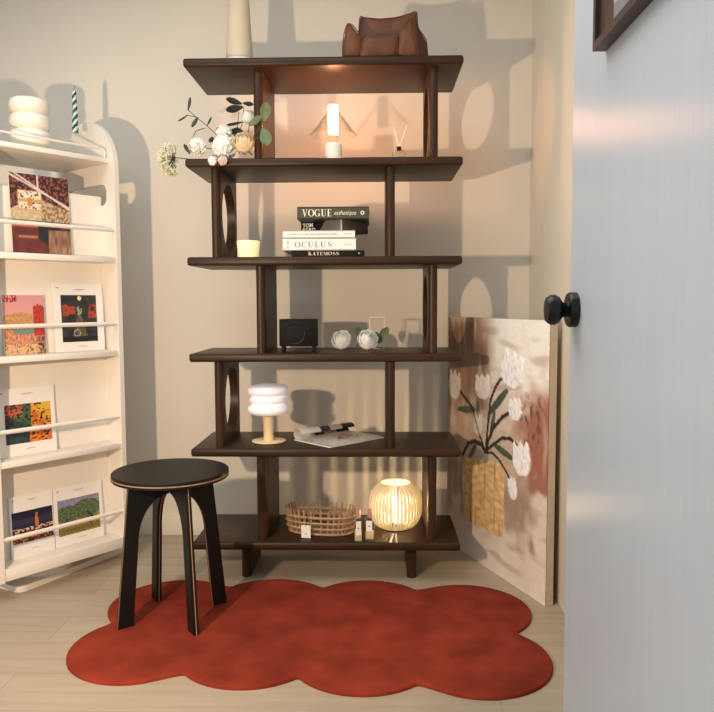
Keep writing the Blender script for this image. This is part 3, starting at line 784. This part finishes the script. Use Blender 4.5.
def carnation(bm, c, r, n=90):
    bmesh.ops.create_icosphere(bm, subdivisions=3, radius=r*.72, matrix=Matrix.Translation(c))
    for k in range(n):
        g = k+.5; ph = math.acos(1-2*g/n); th = PI*(1+5**.5)*g
        d = Vector((math.cos(th)*math.sin(ph), math.sin(th)*math.sin(ph), math.cos(ph)))
        petal(bm, c+d*r*.25, (d+rand_dir()*.25), rand_dir(), r*.76*random.uniform(.9, 1.05), r*.7, random.uniform(-.2, .2), r*.08, nx=5, ny=3)
def rosehead(bm, c, r, axis, n=0):
    axis = axis.normalized(); a = axis.orthogonal().normalized(); b = axis.cross(a); k0 = 0.
    for fr, cnt, top, ht in ((.34, 3, 2, 1.06), (.55, 3, 16, 1.02), (.74, 4, 33, .97), (.90, 5, 52, .90), (1.0, 5, 72, .84)):
        k0 += .7
        for q in range(cnt):
            t0 = k0+2*PI*q/cnt+random.uniform(-.2, .2); half = PI/cnt*1.35; V = []; ph = random.random()*6
            for j in range(8):
                f = j/7; row = []
                for i in range(8):
                    e = (i/7-.5)*2; th = t0+half*e
                    pol = math.radians(165-(165-top-22*abs(e)**2.5)*f)
                    rr = r*(1+.05*math.sin(e*6+ph)*f*f+.04*(1-abs(e))*f)
                    row.append(bm.verts.new(c+(a*math.cos(th)+b*math.sin(th))*rr*fr*(math.sin(pol) if pol > 1.2 else .93*math.sin(pol)+.07)*(1+.10*f**5)+axis*rr*ht*math.cos(pol)))
                V.append(row)
            for j in range(7):
                for i in range(7): bm.faces.new((V[j][i], V[j][i+1], V[j+1][i+1], V[j+1][i]))
def leaf(bm, a, b, w, nrm=Vector((0, -1, 0)), bend=.1):
    a, b = Vector(a), Vector(b); d = b-a; ln = d.length
    petal(bm, a, d, nrm, ln, w, bend, 0, nx=4, ny=7, cup=.15)
FYY = 2.69
def stem(bm, pts, r=.0016): tube(bm, pts, r, 6)
# two white carnation heads
def carn(label, px, py, Y, r, endpx):
    c = at(px, py, Y); c.z = max(c.z, z2+r*1.0)
    t = thing('carnation', label, 'flower', (c.x, c.y, c.z), 0)
    bm = bm_new(); carnation(bm, Vector((0, 0, 0)), r); link('bloom', bm, petalw, t, smooth=0)
    e = at(endpx[0], endpx[1], endpx[2]); bm = bm_new(); stem(bm, [(0, 0, 0), (e-c)*.5+Vector((0, 0, .008)), e-c]); link('stem', bm, stemm, t)
carn('round white carnation at the left end of the second board, nearest the shelf edge', 197, 147, 2.71, .033, (232, 155.5, 2.76))
carn('largest white carnation in the middle of the bouquet, hanging over the shelf edge', 224.5, 147.5, 2.735, .047, (246, 155, 2.76))
carn('ruffled white carnation at the back of the bouquet, above the largest bloom', 224, 133, 2.80, .030, (240, 154.5, 2.80))
def ros(label, px, py, Y, r, axis, m, endp):
    c = at(px, py, Y); c.z = max(c.z, z2+r*1.11)
    t = thing('rose', label, 'flower', c)
    bm = bm_new(); rosehead(bm, Vector((0, 0, 0)), r, Vector(axis)); link('bloom', bm, m, t, smooth=70)
    e = at(*endp); bm = bm_new(); stem(bm, [Vector(axis).normalized()*-r*.6, (e-c)*.6+Vector((0, 0, -.004)), e-c]); link('stem', bm, stemm, t)
    return t, c
ros('cream yellow rose at the right of the bouquet beside the upright', 243.5, 143, 2.69, .036, (.1, -1, .35), petalc, (252, 155, 2.78))
ros('white rose standing highest in the bouquet, against the upright', 248.5, 117, 2.79, .026, (-.2, -.8, .6), petalw, (246, 154.5, 2.80))
for i, (px, py, r, nm) in enumerate(((212.5, 161, .0165, 'tiny white blossom hanging over the shelf edge, left of the pinkish one'), (222.5, 160.5, .018, 'small pinkish white blossom hanging over the shelf edge below the largest carnation'))):
    c = at(px, py, SF-r-.004)
    t = thing('blossom', nm, 'flower', c)
    bm = bm_new(); carnation(bm, Vector((0, 0, 0)), r, 34); link('bloom', bm, petalw if i == 0 else mat('blush_petal', (250, 232, 218), .7, .05, (60, 60, 60), trans=.4), t, smooth=0)
    e = at(225+i*6, 155, 2.73); bm = bm_new(); stem(bm, [(0, 0, 0), (0, .004, z2+.007-c.z), Vector(((e.x-c.x)*.5, (e.y-c.y)*.5, z2+.009-c.z)), Vector((e.x-c.x, e.y-c.y, z2+.004-c.z))], .0012); link('stem', bm, stemm, t)
# eucalyptus sprays
def spray(name, label, stems, leaves, m, ctr):
    c = at(*ctr); t = thing(name, label, 'foliage', c)
    bm = bm_new()
    for P in stems: stem(bm, [at(*p)-c for p in P], .0015)
    link('stem', bm, stemm, t)
    bm = bm_new()
    for a, b, w in leaves: leaf(bm, at(*a)-c, at(*b)-c, w)
    link('foliage', bm, m, t, smooth=70)
spray('eucalyptus_spray', 'eucalyptus spray with round green leaves hanging in front of the upright', [[(250, 152, 2.74), (254, 135, 2.68), (262, 127, 2.665)], [(258, 130, 2.67), (264, 119, 2.66)], [(254, 140, 2.69), (262, 136, 2.665)]],
      [((264, 121, 2.66), (267, 103, 2.655), .040), ((263, 128, 2.66), (268.5, 146, 2.65), .044), ((249, 126, 2.69), (262, 116, 2.68), .026)], leafg, (250, 155, 2.75))
spray('dark_foliage_sprig', 'dark leafy sprig rising behind the white blooms in the bouquet', [[(234, 153, 2.90), (237, 130, 2.89), (239, 112, 2.88)], [(236, 140, 2.89), (243, 122, 2.88), (244, 106, 2.88)], [(235, 135, 2.89), (228, 126, 2.89)]],
      [((242, 104, 2.88), (226, 99, 2.87), .024), ((243, 107, 2.88), (226, 111, 2.87), .030), ((243, 103, 2.88), (254, 105, 2.87), .018), ((243, 122, 2.88), (226, 126, 2.87), .012), ((238, 128, 2.88), (230, 135, 2.86), .024), ((236, 128, 2.88), (242, 140, 2.85), .04), ((228, 126, 2.89), (216, 131, 2.87), .022), ((213, 137, 2.86), (210, 143, 2.85), .02)], leafm, (234, 155, 2.90))
spray('olive_twig', 'thin twig with narrow dark leaves reaching left from the bouquet', [[(230, 152, 2.86), (218, 136, 2.84), (205, 124, 2.83), (196, 117, 2.82), (188, 110, 2.81)], [(196, 117, 2.82), (186, 115, 2.81)], [(205, 128, 2.83), (196, 131, 2.82), (193, 137, 2.82)]],
      [((188, 111, 2.81), (191, 97, 2.80), .012), ((188, 115, 2.81), (178, 122, 2.80), .008), ((198, 117, 2.82), (192, 128, 2.81), .016), ((207, 126, 2.83), (212, 117, 2.82), .009), ((190, 154, 2.68), (184, 144, 2.67), .014)], leafm, (230, 155, 2.86))
c = at(190, 156.5, 2.70); c.z = z2+.003
t = thing('umbel_flower', 'pale green umbel flower on a thin stem sticking out past the second board', 'flower', c)
h0 = at(175, 157.5, 2.64)-c; bm = bm_new(); stem(bm, [Vector((.09, .06, 0)), Vector((0, 0, .001)), h0], .0016)
tips = []
for k in range(46):
    g = k+.5; ph = math.acos(1-1.05*g/46); th = 2.39996*k; d = Vector((-math.cos(ph), math.sin(ph)*math.cos(th), math.sin(ph)*math.sin(th)-.18)).normalized()
    p = h0+d*.053*random.uniform(.85, 1.1)+Vector((-.006, 0, -.006)); tips.append(p); tube(bm, [h0, p], .0007, 4)
link('stem', bm, stemm, t)
bm = bm_new()
for p in tips:
    for _ in range(7):
        q = p+rand_dir()*.0065; bmesh.ops.create_icosphere(bm, subdivisions=1, radius=.0034, matrix=Matrix.Translation(q))
link('bloom', bm, dillm, t, smooth=0)

# ------------------------------------------------------------------ glowing tube lamp and reed diffuser
c = at(333.5, 150, 2.80)
lamp = thing('cordless_lamp', 'small lit lamp with a glowing tube under a clear glass cone, second board', 'lamp', (c.x, 2.80, z2))
zz = lambda y: at(333.5, y, 2.80).z-z2
bm = bm_new(); lathe(bm, [(0, 0), (.030, 0), (.032, .002), (.032, zz(144)-.003), (.030, zz(144)), (0, zz(144))], 40); link('base', bm, ceramic, lamp)
bm = bm_new(); lathe(bm, [(.017, zz(144)), (.017, zz(133.5))], 28, caps=False); g_ = link('tube', bm, clear, lamp)
bm = bm_new(); lathe(bm, [(0, zz(133.5)), (.018, zz(133.5)), (.0185, zz(107)), (.016, zz(105.7)), (0, zz(105.5))], 28); tag(link('light_tube', bm, glow_tube, lamp), 'glowing warm white tube')
bm = bm_new(); lathe(bm, [(.020, zz(111)), (.0865, zz(135)), (.0872, zz(135.3)), (.0866, zz(135.8)), (.019, zz(111.6)), (.020, zz(111))], 56, caps=False); link('glass_shade', bm, shadeg, lamp)
c = at(399, 150, 2.80)
t = thing('reed_diffuser', 'tiny clear reed diffuser bottle with two white reeds on the second board', 'reed diffuser', (c.x, 2.80, z2))
zq = lambda y: at(399, y, 2.80).z-z2
bh = zq(149.5)
bm = bm_new(); lathe(bm, [(0, 0), (.023, 0), (.026, .003), (.026, bh*.72), (.022, bh*.86), (.009, bh*.93), (.009, bh)], 28); bt = link('bottle', bm, clear, t)
bm = bm_new(); lathe(bm, [(0, .003), (.022, .003), (.022, bh*.5), (0, bh*.5)], 24); link('oil', bm, oil, bt)
bm = bm_new(); lathe(bm, [(0, bh-.003), (.0085, bh-.003), (.0085, bh+.010), (0, bh+.010)], 20); link('cap', bm, blkpaint, t)
for e in ((-.020, .01), (.030, -.01)):
    bm = bm_new(); tube(bm, [(0, 0, bh+.006), (e[0], e[1], zq(126))], .0016, 6); link('reed', bm, paper, t)

# ------------------------------------------------------------------ third board: candle cup and books
z3 = TOPS[2]+E_
c = at(248.5, 250, 2.76)
t = thing('candle_cup', 'small glowing pale yellow wax cup at the left of the third board', 'candle', (c.x, 2.76, z3))
bm = bm_new(); lathe(bm, [(0, 0), (.036, 0), (.0375, .002), (.0435, .062), (.042, .0635), (.040, .062), (.038, .048), (0, .048)], 40); link('cup', bm, glow_cup, t)
bm = bm_new(); tube(bm, [(0, 0, .048), (.001, 0, .057)], .0012, 6); link('wick', bm, dkwax, t)
BY = 2.69
def book(name, label, x0, x1, z0, z1_, depth, cover, y=BY):
    t = thing(name, label, 'book', ((x0+x1)/2, y+depth/2, z0), 0, 'books stacked on the third board')
    w, h, th = (x1-x0)/2, z1_-z0, .0026; d = depth/2
    bm = bm_new(); box(bm, -w, w, -d, d, 0, th); box(bm, -w, w, -d, d, h-th, h); box(bm, -w, w, -d, -d+th, 0, h, .0008); link('cover', bm, cover, t, smooth=0)
    bm = bm_new(); box(bm, -w+.003, w-.003, -d+th, d-.003, th, h-th); link('page_block', bm, pagem, t, smooth=0)
    return t
X = lambda px: at(px, 240, BY).x
ha, hb, hc, hd, he = .0225, .0440, .0275, .0395, .0440
zs = [z3]
for h in (ha, hb, hc, hd, he): zs.append(zs[-1]+h+.0003)
olive = mat('olive_cover', (58, 60, 46), .5, .05, (30, 30, 30)); whitec = mat('white_cover', (238, 236, 228), .5, .01, (5, 5, 5))
bk = book('book', 'thin black book with white serif spine letters at the bottom of the stack', X(291.3), X(364), zs[0], zs[0]+ha, .21, blkpaint)
wK = X(339)-X(308); lettering('spine_title', 'KATEMOSS', .0125, creamink, bk, lambda a, b: Vector((X(308)-bk.location.x+a, -.105-.0004, .005+b)), wK, gap=.06)
lettering('publisher_mark', 'V', .007, creamink, bk, lambda a, b: Vector((X(358)-bk.location.x+a, -.1054, .008+b)), .008)
bk = book('book', 'thick white book with widely spaced dark serif title, second from the bottom of the stack', X(282.6), X(356), zs[1], zs[1]+hb, .20, whitec)
lettering('spine_title', 'OCULUS', .0195, inkm, bk, lambda a, b: Vector((X(294.5)-bk.location.x+a, -.1004, .0115+b)), X(332)-X(294.5), gap=.16, thick=.13)
small_text('publisher_mark', '―――', greyink, bk, (X(344)-bk.location.x, -.1005, .021), (PI/2, 0, 0), .0016, X(352)-X(344))
small_text('author_line', 'II III', greyink, bk, (X(289)-bk.location.x, -.1005, .009), (PI/2, -PI/2, 0), .009, .026)
bk = book('book', 'slimmer white book with one line of small grey capitals, middle of the stack', X(282.8), X(355), zs[2], zs[2]+hc, .20, whitec)
small_text('spine_title', 'A VISION OF THE NEW ARCHITECTURE 2', greyink, bk, (X(287.3)-bk.location.x, -.1005, .0105), (PI/2, 0, 0), .0068, X(338)-X(287.3))
small_text('publisher_mark', '―――', greyink, bk, (X(344)-bk.location.x, -.1005, .0135), (PI/2, 0, 0), .0016, X(352)-X(344))
# the square boxed book set cornerwise
K = at(342, 225, 2.70); K.z = zs[3]
dl = Vector((-.159, .097, 0)).normalized(); dr = Vector((-dl.y*-1, -dl.x, 0)).normalized()
dr = Vector((.52, .854, 0)); dl = Vector((-.854, .52, 0))
LL, LR = .186, .178
tb = thing('book', 'square black and grey boxed book set cornerwise, second from the top of the stack', 'book', K+(dl*LL+dr*LR)/2, 0, 'books stacked on the third board')
oK = Vector(tb.location); fnb = lambda a, b, d: K+dl*a+dr*b+Vector((0, 0, d))-oK
bm = bm_new(); prism(bm, [(0, 0), (LL, 0), (LL, LR), (0, LR)], 0, hd, fnb); link('slipcase', bm, mat('grey_cloth', (104, 98, 94), .6, .08, (12, 12, 12)), tb, smooth=0)
bm = bm_new(); nrmL = Vector((-dl.y*-1, 0, 0)); outL = -dr
vs4 = [fnb(a, 0, z)+outL*.0005 for a, z in ((LL*.56, 0.0), (LL, 0.0), (LL, hd), (LL*.40, hd))]
bm.faces.new([bm.verts.new(v) for v in vs4]); link('dark_panel', bm, blkpaint, tb, smooth=0)
bm = bm_new(); vs4 = [fnb(a, 0, z)+outL*.0005 for a, z in ((0, 0), (.006, 0), (.006, hd), (0, hd))]; bm.faces.new([bm.verts.new(v) for v in vs4]); link('light_edge', bm, mat('pale_edge', (190, 180, 170), .6, .02, (9, 9, 9)), tb, smooth=0)
angL = math.atan2(-dl.y, -dl.x)
for k, wd in enumerate(('TOM', 'FORD')):
    p = fnb(LL*.955, 0, hd-.0205-.0185*k)+outL*.0012
    small_text('spine_title', wd, paper, tb, p, (PI/2, 0, angL), .016, .047 if k == 0 else .060, bold=.02)
bk = book('book', 'dark olive book with large cream serif letters and script, topmost of the stack', X(297.5), X(369), zs[4], zs[4]+he, .24, olive, y=2.685)
lettering('spine_title', 'VOGUE', .0255, creamink, bk, lambda a, b: Vector((X(302.5)-bk.location.x+a, -.1204, .0095+b)), X(332)-X(302.5), gap=.04, thick=.19)
small_text('spine_script', 'esthetique', creamink, bk, (X(334.5)-bk.location.x, -.1205, .0095), (PI/2, 0, 0), .021, X(356.5)-X(334.5), shear=.45)
bm = bm_new()
for k in range(8):
    a = 2*PI*k/8; r = .0055; cx = X(362.6)-bk.location.x+r*math.cos(a); cz = .0215+r*math.sin(a)
    bmesh.ops.create_circle(bm, cap_ends=True, segments=8, radius=.0024, matrix=Matrix.Translation((cx, -.1205, cz)) @ Matrix.Rotation(PI/2, 4, 'X'))
link('spine_emblem', bm, creamink, bk, smooth=0)

# ------------------------------------------------------------------ fourth board
z4 = TOPS[3]+E_
c = at(299, 345, 2.80); BW2, BH2 = .143, .1035
t = thing('speaker', 'square black box on two feet with a raised ring and tick on its face', 'speaker', (c.x, 2.80, z4))
bm = bm_new(); box(bm, -BW2/2, BW2/2, -.03, .03, .019, .019+BH2, .003); link('body', bm, blkpaint, t)
for sx in (-.058, .058):
    bm = bm_new(); box(bm, sx-.006, sx+.006, -.028, .028, 0, .0185, .001); link('foot', bm, blkpaint, t)
bm = bm_new(); tube(bm, [(-.012+.037*math.cos(a), -.0305, .067+.037*math.sin(a)) for a in [2*PI*k/48 for k in range(48)]], .0014, 6, closed=True); tag(link('ring', bm, knobm, t), 'raised glossy ring')
bm = bm_new(); tube(bm, [(.022, -.0305, .058), (.034, -.0305, .068), (.056, -.0305, .098)], .002, 6); link('tick_mark', bm, knobm, t)
for label, px, py, Y, r, ax, endp, lvs in (
    ('white rose head lying left on the fourth board, next to the black box', 341.5, 341.5, 2.83, .036, (-.25, -1, .45), (352, 345.5, 2.86), [((340, 334, 2.84), (337.5, 329, 2.84), .008)]),
    ('white rose lying with green leaves in front of the clear glass block', 367.5, 341.5, 2.80, .037, (.2, -1, .45), (398, 348, 2.83), [((378, 343, 2.84), (388, 327, 2.83), .034), ((371, 346, 2.82), (377, 333, 2.86), .026), ((368, 340, 2.86), (366.5, 328, 2.86), .018), ((360, 338, 2.86), (357, 327, 2.85), .028), ((356, 347, 2.83), (363, 343, 2.79), .02)])):
    c = at(px, py, Y); c.z = z4+r*1.11
    tt = thing('rose', label, 'flower', (c.x, c.y, z4))
    bm = bm_new(); rosehead(bm, Vector((0, 0, c.z-z4)), r, Vector(ax), 26); link('bloom', bm, petalw, tt, smooth=70)
    e = at(*endp)-Vector(tt.location); e.z = .003
    bm = bm_new(); stem(bm, [(0, .02, .022), (e.x*.5, e.y*.5+.02, .006), e], .0018); link('stem', bm, stemm, tt)
    bm = bm_new()
    for a, b, w in lvs:
        pa, pb = at(*a)-Vector(tt.location), at(*b)-Vector(tt.location); pa.z = max(pa.z, .009); pb.z = max(pb.z, .012); leaf(bm, pa, pb, w)
    link('leaves', bm, leafg, tt, smooth=70)
c = at(377, 345, 2.93)
t = thing('glass_block', 'clear upright glass block with bright edges behind the roses on the fourth board', 'glass block', (c.x, 2.93, z4))
gw, gh = .030, .128
bm = bm_new(); box(bm, -gw, gw, -.014, .014, 0, gh, .0015); link('block', bm, clear, t)
bm = bm_new(); ring_plate(bm, (-gw, gw, .0, gh), [(-gw+.003, .004), (gw-.003, .004), (gw-.003, gh-.004), (-gw+.003, gh-.004)], -.0155, -.0145, lambda a, b, d: Vector((a, d, b))); tag(link('bright_edge', bm, paper, t, smooth=0), 'frosted white edge line')

# ------------------------------------------------------------------ fifth board: stacked lamp and magazine
z5 = TOPS[4]+E_
c = on(269, 441.5, z5)
t = thing('mushroom_lamp', 'small table lamp with a stacked white opal shade on a cream stem, fifth board', 'lamp', (c.x, c.y, z5))
zl = lambda y: at(269, y, c.y).z-z5
bm = bm_new(); lathe(bm, [(0, 0), (.062, 0), (.0655, .002), (.0655, .005), (.062, .007), (0, .007)], 48); link('base', bm, creamm, t)
bm = bm_new(); lathe(bm, [(.0205, .006), (.0205, zl(412))], 32, caps=False); st_ = link('stem', bm, creamm, t)
bm = bm_new(); lathe(bm, [(0, 0), (.003, 0), (.003, .003), (0, .003)], 12)
bmesh.ops.transform(bm, matrix=Matrix.Translation((.0185, -.0105, .032)) @ Matrix.Rotation(PI/2, 4, 'Y') , verts=bm.verts[:]); link('switch', bm, blkpaint, st_)
bm = bm_new(); za, zb = zl(414), zl(385); H3 = (zb-za)/3
prof = [(0, za+.004), (.05, za)]
for k, (rc, hh) in enumerate(((.0785, .36), (.0715, .28), (.078, .36))):
    z0 = za+(zb-za)*(0, .37, .64)[k]; z1_ = za+(zb-za)*(.37, .64, 1)[k]; zm = (z0+z1_)/2; hf = (z1_-z0)/2
    for j in range(11):
        tq = -PI/2+PI*j/10; prof.append((rc-hf+.002+(hf)*math.cos(tq)-.002*(1-math.cos(tq)), zm+hf*.97*math.sin(tq)))
prof += [(.045, zb+.002), (0, zb+.003)]
lathe(bm, prof, 64); tag(link('lamp_shade', bm, opal, t, smooth=60), 'white opal shade of three rounded rings')
# magazine with its back page rolled
F_, L_, R_ = on(330, 448, z5), on(297.5, 439, z5), on(384, 438, z5)
ex = (R_-F_); ey = (L_-F_); lx, ly = ex.length, ey.length; ex.normalize(); ey = Vector((-ex.y, ex.x, 0))
t = thing('open_magazine', 'open pale magazine with a rolled-back page lying beside the opal lamp', 'magazine', F_+ex*lx/2+ey*ly/2)
o5 = Vector(t.location)
bm = bm_new(); prism(bm, [(0, 0), (lx, 0), (lx, ly*.93), (0, ly*.93)], 0, .004, lambda a, b, d: F_+ex*a+ey*b+Vector((0, 0, d))-o5); link('page_block', bm, paper, t, smooth=0)
def magpos(u, v):
    b = v*1.5
    if b < .84: y, z = ly*b, .0046+.003*math.sin(PI*b/.84)*(1-u*.5)
    else:
        a = (b-.84)/.66*1.45*PI; r = .021-.003*u; y, z = ly*.84+r*math.sin(a)*1.2, .0046+r*(1-math.cos(a))
    return F_+ex*lx*u+ey*y+Vector((0, 0, z))-o5
def magcol(u, v):
    n = nz(u, v, 9, 4); n2 = nz(u, v, 24, 4); c = (226, 220, 214)
    if v < .52: 
        c = mix((222, 214, 206), (200, 184, 172), .5+n)
        if .42 < u < .85 and .22 < v < .40 and n2 > -.05: c = (150, 92, 66)
        if .3 < u < .7 and .3 < v < .5 and n > .1: c = (206, 150, 120)
        if u < .12 and n2 > .3: c = (110, 100, 96)
    elif v > .6:
        if .36 < u < .55: c = (60, 46, 42) if n2 > -.2 else (150, 90, 70)
        elif .55 < u < .75: c = (196, 184, 182)
        elif u > .75: c = (40, 36, 34)
    return c
painted('cover_page', 60, 60, magpos, magcol, vc, t)

# ------------------------------------------------------------------ bottom board: basket, scent bottles, ribbed lamp
z6 = TOPS[5]+E_
t = thing('rattan_basket', 'low oval rattan basket with upright stakes and a white tag on the bottom board', 'basket', (-.216, 2.800, z6), math.radians(-11))
A_, B_ = .138, .070
def oval(f, a, b, z, n=64): return [(a*f*math.copysign(abs(math.cos(q))**.8, math.cos(q)), b*f*math.copysign(abs(math.sin(q))**.8, math.sin(q)), z) for q in [2*PI*k/n for k in range(n)]]
for k, (z, f, r) in enumerate(((.005, .90, .005), (.026, .95, .0048), (.048, .98, .0048), (.070, 1.0, .0056))):
    bm = bm_new(); tube(bm, oval(f, A_, B_, z), r, 8, closed=True); link('cane_hoop', bm, cane, t)
bm = bm_new()
for k in range(34):
    q = 2*PI*k/34; cx, sy = math.copysign(abs(math.cos(q))**.8, math.cos(q)), math.copysign(abs(math.sin(q))**.8, math.sin(q))
    w = .0065*(1 if k % 2 else -1)*0
    tube(bm, [(A_*f*cx, B_*f*sy, z) for f, z in ((.87, .004), (.92, .03), (.955, .07), (.99, .098))], [.0042, .0042, .0042, .003], 6)
stk = link('stakes', bm, cane, t); 
bm = bm_new(); prism(bm, [(p[0], p[1]) for p in oval(.88, A_, B_, 0)], .0, .004, lambda a, b, d: Vector((a, b, d))); link('bottom', bm, cane, t)
tg = at(306, 533, 2.71); tg2 = Matrix.Rotation(math.radians(11), 4, 'Z') @ (tg-Vector(t.location))
bm = bm_new(); box(bm, tg2.x-.018, tg2.x+.018, tg2.y-.001, tg2.y+.001, tg2.z-.033, tg2.z+.030); 
for v in bm.verts: v.co.z = max(v.co.z, .001)
o = link('tag', bm, paper, t, smooth=0); tag(o, 'white swing tag with tiny print')
bm = bm_new(); tube(bm, [(tg2.x, tg2.y-.002, tg2.z+.024), (tg2.x, tg2.y+.002, tg2.z+.036), (tg2.x, tg2.y+.018, .076)], .0012, 6); link('string', bm, blkpaint, o)
bm = bm_new(); box(bm, tg2.x-.005, tg2.x+.005, tg2.y-.0016, tg2.y-.0012, tg2.z-.004, tg2.z-.001); link('tag_print', bm, greyink, o, smooth=0)
def bottle(label, px, py, hw, hgt, capr, caph, rcap, full, rot, lab):
    c = on(px, py, z6); c.y += hw
    t = thing('perfume_bottle', label, 'perfume bottle', (c.x, c.y, z6), rot, 'scent bottles on the bottom board')
    bm = bm_new(); box(bm, -hw, hw, -hw, hw, 0, hgt, .003); bd = link('bottle', bm, clear, t)
    bm = bm_new(); box(bm, -hw+.003, hw-.003, -hw+.003, hw-.003, .005, hgt*full, .001); link('perfume', bm, oil, bd)
    bm = bm_new()
    if rcap: lathe(bm, [(0, hgt+.004), (capr, hgt+.004), (capr, hgt+.004+caph*.55), (capr*1.05, hgt+.004+caph*.6), (capr*.75, hgt+.004+caph*.92), (0, hgt+.004+caph)], 24)
    else: lathe(bm, [(0, hgt+.004), (capr, hgt+.004), (capr, hgt+.004+caph), (0, hgt+.004+caph)], 24)
    link('cap', bm, copper, t)
    bm = bm_new(); lathe(bm, [(.005, hgt), (.005, hgt+.0045)], 16, caps=False); link('collar', bm, copper, t)
    bm = bm_new(); box(bm, -hw*lab[0], hw*lab[0], -hw-.0006, -hw-.0002, hgt*lab[1], hgt*lab[2]); lb = link('paper_label', bm, paper, t, smooth=0)
    bm = bm_new(); bmesh.ops.create_circle(bm, cap_ends=True, segments=12, radius=hw*.16, matrix=Matrix.Translation((0, -hw-.0009, hgt*(lab[1]+lab[2])/2)) @ Matrix.Rotation(PI/2, 4, 'X')); link('label_mark', bm, inkm, lb, smooth=0)
bottle('square clear scent bottle with a straight copper cap, nearer the rattan basket', 358, 542.3, .0155, .086, .0085, .030, False, .5, math.radians(8), (.62, .3, .92))
bottle('square clear scent bottle with a rounded copper cap, nearer the ribbed lamp', 370, 540.6, .0175, .082, .0095, .034, True, .38, math.radians(-10), (.66, .42, .92))
c = on(395.5, 530, z6); LC = Vector((c.x, 2.835, z6))
LC.x = at(395.5, 505, 2.835).x
t = thing('ribbed_lamp', 'lit round lamp of slim cream vertical ribs standing on the bottom board', 'lamp', LC)
LH = at(395.5, 482.5, 2.835).z-z6
def lr(f): # radius up the lamp
    pts = [(0, .048), (.05, .070), (.14, .087), (.28, .0985), (.45, .1025), (.62, .102), (.78, .095), (.90, .080), (.97, .066), (1, .061)]
    for (a, ra), (b, rb) in zip(pts, pts[1:]):
        if f <= b: return ra+(rb-ra)*(f-a)/(b-a)
    return pts[-1][1]
bm = bm_new(); lathe(bm, [(0, 0), (.045, 0), (.047, .003), (.047, .008), (0, .008)], 40); link('base', bm, blkpaint, t)
NR = 44
for k in range(NR):
    a = 2*PI*(k+.5)/NR; u = Vector((math.cos(a), math.sin(a), 0)); n = Vector((-u.y, u.x, 0)); bm = bm_new(); rows = []
    for j in range(19):
        f = j/18; r = lr(f)*1.0; w = min(.0045, r*.055); z = .004+(LH-.004)*f
        rows.append([bm.verts.new(u*(r+dr_)+n*dn+Vector((0, 0, z))) for dr_, dn in ((-.0018, -w), (.0018, -w), (.0018, w), (-.0018, w))])
    for A, B in zip(rows, rows[1:]):
        for i in range(4): bm.faces.new((A[i], A[(i+1) % 4], B[(i+1) % 4], B[i]))
    bm.faces.new(rows[0]); bm.faces.new(rows[-1])
    link('rib', bm, ribm, t, smooth=30)
bm = bm_new(); tube(bm, [(.0595*math.cos(2*PI*k/48), .0595*math.sin(2*PI*k/48), LH) for k in range(48)], .0022, 6, closed=True); link('top_hoop', bm, ribm, t)
bm = bm_new(); lathe(bm, [(0, .008), (.012, .008), (.012, .020), (.009, .022), (0, .022)], 20); link('lamp_holder', bm, blkpaint, t)
bm = bm_new(); lathe(bm, [(0, .022), (.0026, .023), (.0028, .03), (.0028, .125), (.002, .129), (0, .13)], 20); tag(link('bulb', bm, glow_bulb, t), 'glowing warm tubular bulb')

# ------------------------------------------------------------------ light
w = bpy.data.worlds.new('daylight'); sc.world = w; w.use_nodes = True
bg = w.node_tree.nodes['Background']; bg.inputs[0].default_value = (.90, .95, 1.0, 1); bg.inputs[1].default_value = .50
kl = bpy.data.lights.new('warm_key_spot', 'SPOT'); kl.energy = 74; kl.color = (1.0, .71, .46); kl.shadow_soft_size = .026; kl.spot_size = math.radians(98); kl.spot_blend = .55  # warm key spot standing in for an unseen source, placed from its cast shadows
ko = bpy.data.objects.new('warm_key_spot', kl); COL.objects.link(ko); ko.location = (-1.0, .8, 1.10)
ko.rotation_euler = Vector((.23, 1, -.18)).to_track_quat('-Z', 'Y').to_euler()

cl = bpy.data.lights.new('added_ceiling_fill', 'AREA'); cl.energy = 19; cl.color = (.86, .95, 1.0); cl.shape = 'RECTANGLE'; cl.size = 1.8; cl.size_y = 1.3  # cool fill added under the ceiling to lift upper wall and floor; no lamp seen
cl_o = bpy.data.objects.new('added_ceiling_fill', cl); COL.objects.link(cl_o); cl_o.location = (-.75, 1.5, 2.57)
sc.view_settings.view_transform = 'Standard'; sc.view_settings.look = 'None'; sc.view_settings.gamma = 1
sc.view_settings.use_curve_mapping = False; sc.view_settings.exposure = .55
sc.cycles.use_denoising = True; sc.cycles.max_bounces = 10; sc.cycles.diffuse_bounces = 7; sc.cycles.transparent_max_bounces = 24
sc.cycles.sample_clamp_indirect = 4
